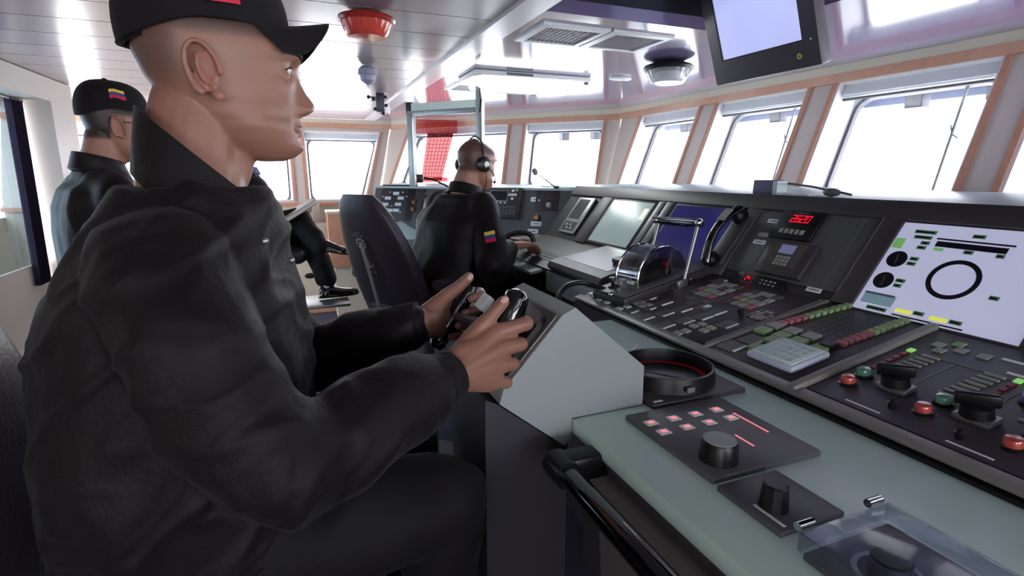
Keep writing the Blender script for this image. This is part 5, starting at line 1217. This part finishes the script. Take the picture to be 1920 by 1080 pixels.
EL = SL_ + fo * .10 + V((0, 0, -.25)); WL = D(950, 452, 2.66)
limb(body, [shc - V((0, 0, .08)), SR], [.045, .04]); limb(body, [SR, ER, WR], [.045, .038, .026]); limb(body, [shc - V((0, 0, .08)), SL_], [.045, .04]); limb(body, [SL_, EL, WL], [.045, .038, .026])
def small_hand(mb, W, d, side, palm, s=1., curl=.5):
    """relaxed hand from the wrist W, pointing along d; side = towards the thumb, palm = palm direction"""
    d, side, palm = V(d).normalized(), V(side).normalized(), V(palm).normalized()
    for i in range(4):
        o = side * (.030 - .020 * i) * s; L_ = (.040, .045, .042, .033)[i] * s
        m_ = W + d * (.085 * s) + o; a = m_ + (d * math.cos(curl) + palm * math.sin(curl)) * L_; b_ = a + (d * math.cos(curl * 2.2) + palm * math.sin(curl * 2.2)) * L_ * .7; c_ = b_ + (d * math.cos(curl * 3) + palm * math.sin(curl * 3)) * L_ * .5
        mb.capsule(W, m_, .021 * s, .012 * s, 12); hand_chain(mb, [m_, a, b_, c_], [.0115 * s, .0098 * s, .009 * s, .0075 * s], 10)
    t0 = W + d * .03 * s + side * .022 * s; t1 = t0 + (d * .6 + side * .6 + palm * .3) * .042 * s; t2 = t1 + (d * .9 + side * .2 + palm * .3) * .032 * s
    hand_chain(mb, [W, t0, t1, t2], [.021 * s, .017 * s, .0125 * s, .010 * s], 10)
small_hand(body, WR, fo * .9 + V((.3, -.1, .05)), lf, V((0, 0, -1)), 1.05, .35); small_hand(body, WL, fo + V((.2, -.2, 0)), -lf, V((0, 0, -1)), 1., .4)
me = fuse(body, .0042, 2, 'body')
paint_head(me, Ho, so, M_skin2, lambda q: max(sstep(.02, .05, q.z + max(0, q.x) * -.15) * (1 - sstep(.075, .095, q.x)) * .8, .8 * sstep(.01, .035, -q.x) * sstep(-.055, -.02, q.z)))
obj('body', me, None, op, IMo); eyes(Ho, so, op, IMo); brow(Ho, so, op, IMo, M_brow)
j = MB()
def torso(j, secs, f, l, n=30):
    j.loft([oval(c, f * a, l * b_, n) for c, a, b_ in secs])
torso(j, [(pel + V((0, 0, -.06)), .14, .18), (pel + V((0, 0, .06)), .15, .195), (che + V((-.02, -.02, -.10)), .15, .205), (che, .145, .21), (che + V((.01, .01, .04)), .13, .195), (shc + V((0, 0, -.045)), .105, .155), (shc + V((.005, 0, .0)), .092, .112), (nb + V((0, 0, -.035)), .075, .08)], fo, lf)
limb(j, [shc - lf * .09 + V((0, 0, -.07)), SR, SR.lerp(ER, .5), ER, ER.lerp(WR, .5), WR.lerp(ER, .15)], [.075, .075, .072, .066, .055, .042])
limb(j, [shc + lf * .09 + V((0, 0, -.07)), SL_, SL_.lerp(EL, .5), EL, EL.lerp(WL, .5), WL.lerp(EL, .15)], [.075, .075, .070, .064, .055, .042])
jm = fuse(j, .010, 2, 'jacket'); f1 = folds(.009, 7, (1, 1, .6), 12.); displace(jm, f1); jm.materials.append(M_jack2); jk = obj('jacket', jm, None, op, IMo)
def collar(nb, up, f, l, r, h, parent, m, drop=.02):
    b = MB(); rg = lambda o, k, t0=.03, t1=.97: [nb + o + f * (r * k * math.cos(2 * PI * (t0 + (t1 - t0) * i / 32))) + l * (r * k * math.sin(2 * PI * (t0 + (t1 - t0) * i / 32))) - up * drop * math.cos(2 * PI * (t0 + (t1 - t0) * i / 32)) for i in range(33)]
    b.loft([rg(-up * .02, .96), rg(up * h, .96), rg(up * (h + .006), 1.04), rg(-up * .012, 1.30), rg(-up * .018, 1.2)], caps=False, closed=False); o = obj('collar', b, m, parent, None, ang=70); o.matrix_local = Matrix(); return o
collar(nb + V((0, 0, -.02)), V((0, 0, 1)), fo, lf, .070, .028, jk, M_jack2)
# sleeve flag
pc_ = SR.lerp(ER, .52); nrm = (D(920, 443, 2.0) - D(920, 443, 2.6)).normalized(); rd = (ER - SR).normalized(); sd = nrm.cross(rd).normalized()
fc_, nn_ = onto(jm, 919, 444); fc_ = fc_ or D(920, 444, 2.36); nrm = -(nn_ or nrm); nrm = nrm if nrm.dot(FW) > 0 else -nrm; fc_ = fc_ - nrm * .004
rd2 = (rd - nrm * rd.dot(nrm)).normalized(); sd2 = nrm.cross(rd2); sd2 = sd2 if sd2.dot(RT) > 0 else -sd2
def sleeveflag(s_, t): return fc_ + sd2 * (-.024 + .048 * s_) + rd2 * (-.026 + .056 * t)
flag_on('flag_patch', sleeveflag, jk, None).matrix_local = Matrix()
t_ = MB(); torso(t_, [(pel + V((0, 0, -.12)), .13, .18), (pel, .14, .185)], fo, lf)
for s_ in (-1, 1):
    hp = pel + lf * .09 * s_ + V((0, 0, -.06)); kn = hp + fo * .44 + V((0, 0, .01)); ft = kn + fo * -.05 + V((0, 0, -.42))
    limb(t_, [hp, hp.lerp(kn, .5), kn], [.10, .088, .068]); limb(t_, [kn, kn.lerp(ft, .5), ft], [.066, .06, .05])
tm = fuse(t_, .012, 2, 'trousers'); displace(tm, folds(.005, 8, (1, 1, 1), 3.)); tm.materials.append(M_trou); obj('trousers', tm, None, op, IMo)
def shoe(c, f, l, parent, IM, m=None, s=1.):
    """laced shoe with its heel at c"""
    u = f.cross(l).normalized() if f.cross(l).z > 0 else -f.cross(l).normalized(); b = MB()
    sec = [(-.02, .0, .055, .030), (.0, .0, .085, .036), (.05, .0, .080, .038), (.10, .0, .066, .042), (.16, .0, .050, .048), (.21, .0, .044, .046), (.25, .004, .036, .034), (.268, .01, .022, .018)]
    b.loft([[c + f * (x * s) + l * (w_ * s * math.cos(q * PI / 10)) + u * ((z + max(0, math.sin(q * PI / 10)) * h_ + min(0, math.sin(q * PI / 10)) * .002) * s) for q in range(20)] for x, z, h_, w_ in sec]); o = obj('shoe', b, m or M_blackgl, parent, IM, ang=50)
    b = MB(); b.loft([[c + f * (x * s) + l * (w_ * 1.06 * s * math.cos(q * PI / 8)) + u * ((z_ + .008 * math.sin(q * PI / 8)) * s) for q in range(16)] for x, z_, w_ in ((-.024, -.004, .026), (.0, -.006, .037), (.10, -.006, .043), (.16, -.006, .049), (.22, -.004, .047), (.255, .0, .034), (.272, .006, .016))]); so_ = obj('sole', b, M_black, o, None, ang=50); so_.matrix_local = Matrix()
    return o
for s_ in (-1, 1): c_ = pel + lf * .09 * s_ + V((0, 0, -.06)) + fo * .38 + V((0, 0, -.49)); shoe(c_, fo, lf, op, IMo)
# headset
hsn = MB()
def hp_(x, y, z): return Ho @ (V((x, y, z)) * so)
ar = [hp_(-.012 + .01 * math.cos(a), .088 * math.sin(a), .010 + .128 * math.cos(a)) for a in [math.radians(-88 + 11 * i) for i in range(17)]]
hsn.tube(ar, .0045, 8); hd_ = thing('headset', 'dark headset with round ear cup and thin microphone boom on the seated man', 'headset', ar[8]); IMq = Matrix.Translation(-ar[8])
obj('headband', hsn, M_cons2, hd_, IMq)
for sy in (-1, 1):
    E_ = Ho @ Matrix.Translation(V((-.010, sy * .083, .0)) * so) @ Matrix.Rotation(-sy * PI / 2, 4, 'X')
    b = MB(); b.lathe([(.030, 0), (.036, .004), (.036, .018), (.027, .024), (.012, .026)], E_, seg=28); o_ = obj('ear_cup', b, M_black, hd_, IMq)
    b = MB(); b.lathe([(.016, .024), (.014, .029), (.0, .030)], E_, seg=20, caps=False); c_ = obj('cup_cap', b, M_metal, o_); c_.matrix_local = Matrix()
b = MB(); b.tube(spline([hp_(-.008, -.112, -.006), hp_(.03, -.108, -.035), hp_(.07, -.085, -.062), hp_(.098, -.05, -.078)], 5), .0025, 6); obj('microphone_boom', b, M_cons2, hd_, IMq)
b = MB(); b.ell(hp_(.103, -.042, -.079), .008); obj('microphone', b, M_black, hd_, IMq)
b = MB(); b.tube(spline([hp_(-.008, -.11, -.03), hp_(.0, -.10, -.09), hp_(.01, -.07, -.14), hp_(.02, -.06, -.17)], 5), .002, 6); obj('cord', b, M_black, hd_, IMq)
# black cap or small device he holds on the desk
t = thing('hand_microphone', 'dark curved hand microphone in the seated man\'s hands on the console', 'microphone', D(975, 440, 2.62))
b = MB(); b.tube(spline([V((0, 0, 0)) + RT * x + UP * z for x, z in ((-.07, -.03), (-.05, .0), (0, .012), (.05, .0), (.07, -.035))], 5), .013, 10); obj('body', b, M_black, t)
# his chair with an anchor emblem on the back
def pilot_chair(o, f, l, lab, emblem=True, seat_z=.86, foot=True):
    t = thing('pilot_chair', lab, 'chair', V((o.x, o.y, 0))); M = Matrix.Identity(4)
    o = V((0, 0, 0)); zt = V((0, 0, 1))
    sec = [(-.17, .78, .055, .19), (-.185, .86, .062, .205), (-.215, .98, .060, .21), (-.25, 1.10, .055, .205), (-.285, 1.22, .050, .185), (-.315, 1.32, .044, .15), (-.332, 1.38, .036, .12), (-.342, 1.415, .020, .085)]
    sec = [(-.342 + (1.415 - z) * .40, z, h_, w_) for x, z, h_, w_ in sec]
    b = MB(); b.loft([oval(o + f * x + zt * z, f * h_, l * w_, 32, 3.) for x, z, h_, w_ in sec]); bk = obj('backrest', b, M_leather, t)
    b = MB(); b.loft([oval(o + f * x + zt * seat_z - zt * .06 + zt * z, l * w_, zt * .055, 24, 3.) for x, z, w_ in ((-.20, 0, .12), (-.18, 0, .20), (0, 0, .235), (.20, .005, .235), (.28, .005, .20), (.30, 0, .12))]); obj('seat', b, M_leather, t)
    b = MB(); b.lathe([(.27, 0), (.27, .02), (.07, .05), (.06, seat_z - .1)]); obj('pedestal', b, M_metal, t)
    for s_ in (-1, 1): b = MB(); b.loft([oval(l * (.26 * s_) + f * x + zt * (seat_z + .17), l * .032, zt * .022, 16) for x in (-.16, .12)]); obj('armrest', b, M_leather, t)
    if foot: b = MB(); b.loft([[f * .28 + l * -.2 + zt * .33, f * .55 + l * -.2 + zt * .30, f * .55 + l * .2 + zt * .30, f * .28 + l * .2 + zt * .33], [f * .28 + l * -.2 + zt * .345, f * .55 + l * -.2 + zt * .315, f * .55 + l * .2 + zt * .315, f * .28 + l * .2 + zt * .345]]); obj('footrest', b, M_metal, t)
    if emblem:
        nrm = (-f * (1.22 - .98) - zt * 0 + zt * 0).normalized(); dn = ((f * .096) - zt * .24).normalized(); nn = dn.cross(l); nn = nn if nn.dot(f) < 0 else -nn
        c0 = f * (-.216) + zt * 1.10 + nn * .058; sgn_ = 1 if l.dot(RT) > 0 else -1; rx = l * sgn_
        c0 = c0 - dn * .075 - rx * .02; ME = (frame(c0, rx, -dn, nn) if rx.cross(-dn).dot(nn) > 0 else frame(c0, rx, -dn, -nn)) @ Matrix.Scale(.85, 4)
        sg2 = 1 if rx.cross(-dn).dot(nn) > 0 else -1
        b = MB()
        for k in range(10): a = 2 * PI * k / 10; b.lathe([(.006, 0), (.006, .003 * 1)], ME @ T(.028 * math.cos(a), .075 + .028 * math.sin(a), 0), seg=8)
        ring(b, (0, 0), .012, .009, 0, .003); b.v = b.v[:-192] + [tuple(ME @ (V(v) + V((0, .075, 0)))) for v in b.v[-192:]]
        b.box((-.002, -.06, 0), (.002, .062, .003), ME); b.box((-.014, .03, 0), (.014, .034, .003), ME)
        b.tube([ME @ V((.030 * math.sin(a), -.035 - .028 * math.cos(a), .001)) for a in [math.radians(-80 + 16 * i) for i in range(11)]], .0022, 6)
        obj('anchor_emblem', b, mat('silver_thread', (168, 164, 166), .5, var=0), t)
        for yy, n_, w_ in ((.135, 4, .05), (.12, 7, .09), (-.09, 6, .07)):
            scribble('embroidery', n_, w_, .008, mat('dull_thread', (120, 116, 120), .6, var=0), t, ME @ T(0, yy, .001), .0006)
        # net pocket low on the back
        c1 = f * (-.136) + zt * .90 + nn * .064; MP = frame(c1, rx, -dn, nn) if sg2 > 0 else frame(c1, rx, -dn, -nn)
        b = MB(); b.box((-.10, -.03, -.004), (.10, .045, .006), MP, bev=.003); obj('pocket_flap', b, mat('pocket_grey', (84, 80, 90), .5), t)
        b = MB()
        for k in range(13): x = -.10 + .2 * k / 12; b.tube([MP @ V((x, -.03, .004)), MP @ V((x * .9, -.17, .012))], .0018, 4)
        for k in range(7): y_ = -.03 - .14 * k / 6; b.tube([MP @ V((-.10, y_, .006)), MP @ V((.10, y_, .006))], .0018, 4)
        obj('pocket_net', b, mat('net_grey', (110, 104, 110), .6, var=0), t, sm=False)
    return t
pilot_chair(V((.52, 2.50, 0)), az(56), V((-az(56).y, az(56).x, 0)), 'black pilot chair with a silver anchor emblem on its back', True)
# ----------------------------------------------------------------- standing man in glasses
sb = V((-.66, 2.44, 0)); IMs2 = Matrix.Translation(-sb)
st = thing('person', 'standing man in black jacket, cap and glasses behind the helmsman', 'person', sb)
Hs = head_frame(D(211, 240, 1.97), az(62), math.radians(3)); ss = 1.05; fs = az(58); ls = V((-fs.y, fs.x, 0))
body = MB(); head_shape(body, Hs, ss); nb = Hs @ V((-.05, 0, -.155)); limb(body, [Hs @ V((-.03, 0, -.04)), nb], [.058, .066]); limb(body, [Hs @ V((.02, 0, -.09)), nb], [.034, .045])
hipc = V((nb.x - .03, nb.y - .02, .95)); shc = nb + V((-.01, -.01, -.07)); limb(body, [hipc, hipc.lerp(shc, .6), shc - V((0, 0, .07)), nb], [.11, .10, .05, .05])
jj = MB(); torso(jj, [(hipc + V((0, 0, -.08)), .13, .185), (hipc.lerp(shc, .3), .125, .18), (hipc.lerp(shc, .7), .135, .205), (hipc.lerp(shc, .88), .13, .21), (shc, .11, .165), (nb + V((0, 0, -.035)), .088, .10), (nb + V((0, 0, .0)), .075, .08)], fs, ls)
for s_ in (-1, 1):
    S_ = shc + ls * .18 * s_ + V((0, 0, -.045)); E_ = S_ + V((0, 0, -.29)) + ls * .03 * s_ - fs * .02; W_ = E_ + V((0, 0, -.20)) + fs * .13
    limb(body, [shc - V((0, 0, .07)), S_], [.04, .04]); limb(body, [S_, E_, W_], [.045, .038, .027]); small_hand(body, W_, V((0, 0, -1)) + fs * .3, fs, -ls * s_, 1., .35)
    limb(jj, [shc + ls * .09 * s_, S_, S_.lerp(E_, .5), E_, E_.lerp(W_, .6), W_], [.075, .072, .064, .058, .05, .042])
    hp = hipc + ls * .09 * s_; kn = V((hp.x, hp.y, .50)) + fs * .02; an = V((hp.x, hp.y, .08)); limb(body, [hp, kn, an], [.08, .055, .04])
me = fuse(body, .0048, 2, 'body'); paint_head(me, Hs, ss, M_skin2, lambda q: max(sstep(.03, .045, q.z), sstep(.018, .026, -q.x) * sstep(-.05, -.035, q.z), .5 * sstep(-.04, -.03, q.z) * (1 - sstep(.0, .006, abs(q.x - .012) - .006))))
obj('body', me, None, st, IMs2); eyes(Hs, ss, st, IMs2); brow(Hs, ss, st, IMs2, M_brow)
jm = fuse(jj, .010, 2, 'jacket'); displace(jm, folds(.007, 7, (1, 1, .6), 22.)); jm.materials.append(M_jack2); jk = obj('jacket', jm, None, st, IMs2); collar(nb + V((0, 0, .0)), V((0, 0, 1)), fs, ls, .072, .040, jk, M_jack2)
tt_ = MB()
for s_ in (-1, 1): hp = hipc + ls * .085 * s_; limb(tt_, [hp, V((hp.x, hp.y, .50)) + fs * .02, V((hp.x, hp.y, .10))], [.11, .08, .075]); shoe(V((hp.x, hp.y, .008)) - fs * .06, fs, ls, st, IMs2)
tm = fuse(tt_, .012, 2, 'trousers'); displace(tm, folds(.004, 8, (1, 1, .6), 3.)); tm.materials.append(M_trou); obj('trousers', tm, None, st, IMs2)
cp_ = cap_on(Hs, ss, st, IMs2)
flag_on('flag_patch', lambda s_, t: cap_point(Hs, ss, -PI / 2 - .25 + .42 * s_ + .1, .42 - .22 * t + .02 * math.sin(5 * s_), .003), cp_, None)
for k in range(5):
    b = MB(); b.tube([Hs @ V((.122 + .008 * k, -.060 + .006 * k + .012 * q, .070 - .012 * k + .004 * math.sin(q * 2) + .006 * q)) for q in range(5)], .0028, 6); obj('gold_leaf', b, M_lbl, cp_, None)
for o_ in cp_.children: o_.matrix_local = Matrix()
g_ = MB(); hq = lambda x, y, z: Hs @ V((x, y, z))
for sy in (-1, 1): g_.tube([hq(-.012, sy * .080, .018), hq(.05, sy * .078, .020), hq(.104, sy * .066, .018)], .0026, 6)
gl = obj('glasses', g_, M_chrome, st, IMs2)
for sy in (-1, 1):
    b = MB(); b.tube([hq(.112 - .008 * abs(math.cos(a)), sy * (.034 + .027 * math.cos(a)), .006 + .018 * math.sin(a)) for a in [2 * PI * k / 16 for k in range(17)]], .0022, 6); o_ = obj('lens_rim', b, M_chrome, gl); o_.matrix_local = Matrix()
b = MB(); b.tube([hq(.113, -.008, .012), hq(.116, 0, .014), hq(.113, .008, .012)], .002, 6); obj('bridge', b, M_chrome, gl).matrix_local = Matrix()
# ----------------------------------------------------------------- seated man with crossed legs, mostly hidden
dz = 3.9; pb_ = D(500, 462, dz); fq = az(82); lq = V((-fq.y, fq.x, 0)); IMp = Matrix.Translation(-pb_)
sm_ = thing('person', 'seated man with crossed legs and a book on his lap, half hidden behind the helmsman', 'person', pb_)
body = MB(); Hp = head_frame(D(452, 262, dz + .02), az(80)); head_shape(body, Hp, 1.05); nb = D(458, 318, dz); shc = D(462, 345, dz)
pel = pb_ + V((-.05, .02, .06)); limb(body, [Hp @ V((-.03, 0, -.04)), nb], [.06, .065]); limb(body, [pel, pel.lerp(shc, .6), shc - V((0, 0, .05)), nb], [.11, .10, .05, .05])
SR = D(482, 358, dz - .14); ER = D(492, 418, dz - .16); WR = D(524, 418, dz - .10); SLq = shc + lq * .19; ELq = D(495, 410, dz + .2); WLq = D(540, 408, dz + .12)
limb(body, [shc - V((0, 0, .05)), SR, ER, WR], [.045, .045, .04, .028]); limb(body, [shc - V((0, 0, .05)), SLq, ELq, WLq], [.045, .045, .04, .028])
small_hand(body, WR, fq + V((0, 0, .15)), lq, V((0, 0, 1)), 1.1, .5); small_hand(body, WLq, fq, -lq, V((0, 0, 1)), 1.1, .4)
me = fuse(body, .006, 2, 'body'); paint_head(me, Hp, 1.05, M_skin2, lambda q: max(sstep(.03, .045, q.z) * (1 - sstep(.08, .09, q.x)), sstep(.01, .02, -q.x) * sstep(-.05, -.03, q.z))); obj('body', me, None, sm_, IMp); eyes(Hp, 1.05, sm_, IMp)
M_navy = mat('navy_sweater', (30, 26, 42), .7, spec=.3, var=.1, bump=.3, bscale=150)
jj = MB(); torso(jj, [(pel + V((0, 0, -.05)), .15, .2), (pel.lerp(shc, .35), .15, .2), (pel.lerp(shc, .7), .15, .22), (shc + V((0, 0, -.04)), .13, .22), (shc + V((0, 0, .03)), .10, .14), (nb, .075, .08)], fq, lq)
limb(jj, [shc, SR, SR.lerp(ER, .5), ER, ER.lerp(WR, .8)], [.10, .08, .07, .065, .045]); limb(jj, [shc, SLq, ELq, ELq.lerp(WLq, .8)], [.10, .08, .065, .045])
jm = fuse(jj, .013, 2, 'sweater'); displace(jm, folds(.008, 8, (1, 1, .7), 31.)); jm.materials.append(M_jack2); jk = obj('sweater', jm, None, sm_, IMp); collar(nb, V((0, 0, 1)), fq, lq, .085, .03, jk, mat('blue_collar', (92, 98, 150), .6))
b = MB(); b.tube(spline([D(474, 352, dz - .22), D(492, 366, dz - .23), D(506, 388, dz - .22)], 5), .022, 10); obj('shoulder_strap', b, mat('blue_grey_strap', (96, 92, 134), .6, var=.2, scale=60), jk).matrix_local = Matrix()
tr = MB(); K1, A1 = D(560, 412, dz - .05), D(600, 462, dz - .16); K2, A2 = D(580, 440, dz + .10), D(612, 522, dz + .02)
hpR, hpL = pel - lq * .09 + V((0, 0, -.04)), pel + lq * .09 + V((0, 0, -.06))
limb(tr, [hpR, hpR.lerp(K1, .5) + V((0, 0, .03)), K1], [.13, .115, .085]); limb(tr, [K1, K1.lerp(A1, .55), A1], [.085, .075, .060])
limb(tr, [hpL, hpL.lerp(K2, .5), K2], [.13, .11, .085]); limb(tr, [K2, K2.lerp(A2, .5), A2], [.085, .085, .075])
tm = fuse(tr, .013, 2, 'trousers'); displace(tm, folds(.007, 8, (1, 1, .8), 13.)); tm.materials.append(M_trou); obj('trousers', tm, None, sm_, IMp)
b = MB(); b.capsule(A2, D(611, 540, dz + .02), .040, .042, 14); obj('sock', b, mat('white_sock', (205, 205, 212), .8), sm_, IMp)
shoe(D(604, 556, dz), fq, lq, sm_, IMp, s=.98)
f3 = (D(640, 462, dz - .1) - D(598, 455, dz - .16)).normalized(); shoe(D(596, 466, dz - .16), f3, f3.cross(V((0, 0, 1))).normalized(), sm_, IMp, s=.90)
bkT = thing('book', 'open book with pale edges resting on the seated man\'s raised knee', 'book', D(560, 398, dz - .1))
Mb = frame((0, 0, 0), (fq * .86 + V((0, 0, .50))).normalized(), lq, (-fq * .50 + V((0, 0, .86))).normalized())
b = MB(); b.box((-.13, -.09, 0), (.13, .12, .022), Mb); obj('pages', b, mat('paper_white', (225, 222, 214), .6), bkT); b = MB(); b.box((-.135, -.095, .0225), (.135, .125, .027), Mb); b.box((-.135, -.095, -.005), (.135, .125, -.0005), Mb); obj('cover', b, mat('tan_cover', (150, 132, 110), .5), bkT)
cz = D(545, 478, dz).z
tch = thing('visitor_chair', 'black padded seat carrying the seated man, on a pedestal with a silver footrest', 'chair', V((pb_.x, pb_.y, 0))); IMv = T(-pb_.x, -pb_.y, 0)
b = MB(); b.loft([oval(V((pb_.x, pb_.y, cz)) + fq * x, lq * w_, Z_ * h_, 24, 3) for x, w_, h_ in ((-.28, .15, .04), (-.24, .22, .07), (.0, .25, .075), (.20, .24, .07), (.27, .16, .04))]); obj('seat', b, M_leather, tch, IMv)
b = MB(); b.loft([oval(V((pb_.x, pb_.y, z)) - fq * x, fq * h_, lq * w_, 24, 3) for x, z, h_, w_ in ((.26, cz, .06, .2), (.30, cz + .25, .06, .22), (.34, cz + .5, .05, .2), (.36, cz + .6, .02, .12))]); obj('backrest', b, M_leather, tch, IMv)
b = MB(); b.lathe([(.25, 0), (.25, .02), (.06, .05), (.05, cz - .05)], T(pb_.x, pb_.y, 0)); obj('pedestal', b, M_metal, tch, IMv)
fz = D(620, 562, dz).z; fxy = D(608, 562, dz)
b = MB(); b.box((fxy.x - .13, fxy.y - .18, fz - .022), (fxy.x + .17, fxy.y + .18, fz), bev=.006); obj('footrest', b, M_metal, tch, IMv)
b = MB(); b.box((fxy.x - .45, fxy.y - .10, fz - .03), (fxy.x - .14, fxy.y + .10, fz - .015), bev=.004); obj('footrest_arm', b, M_metal, tch, IMv)
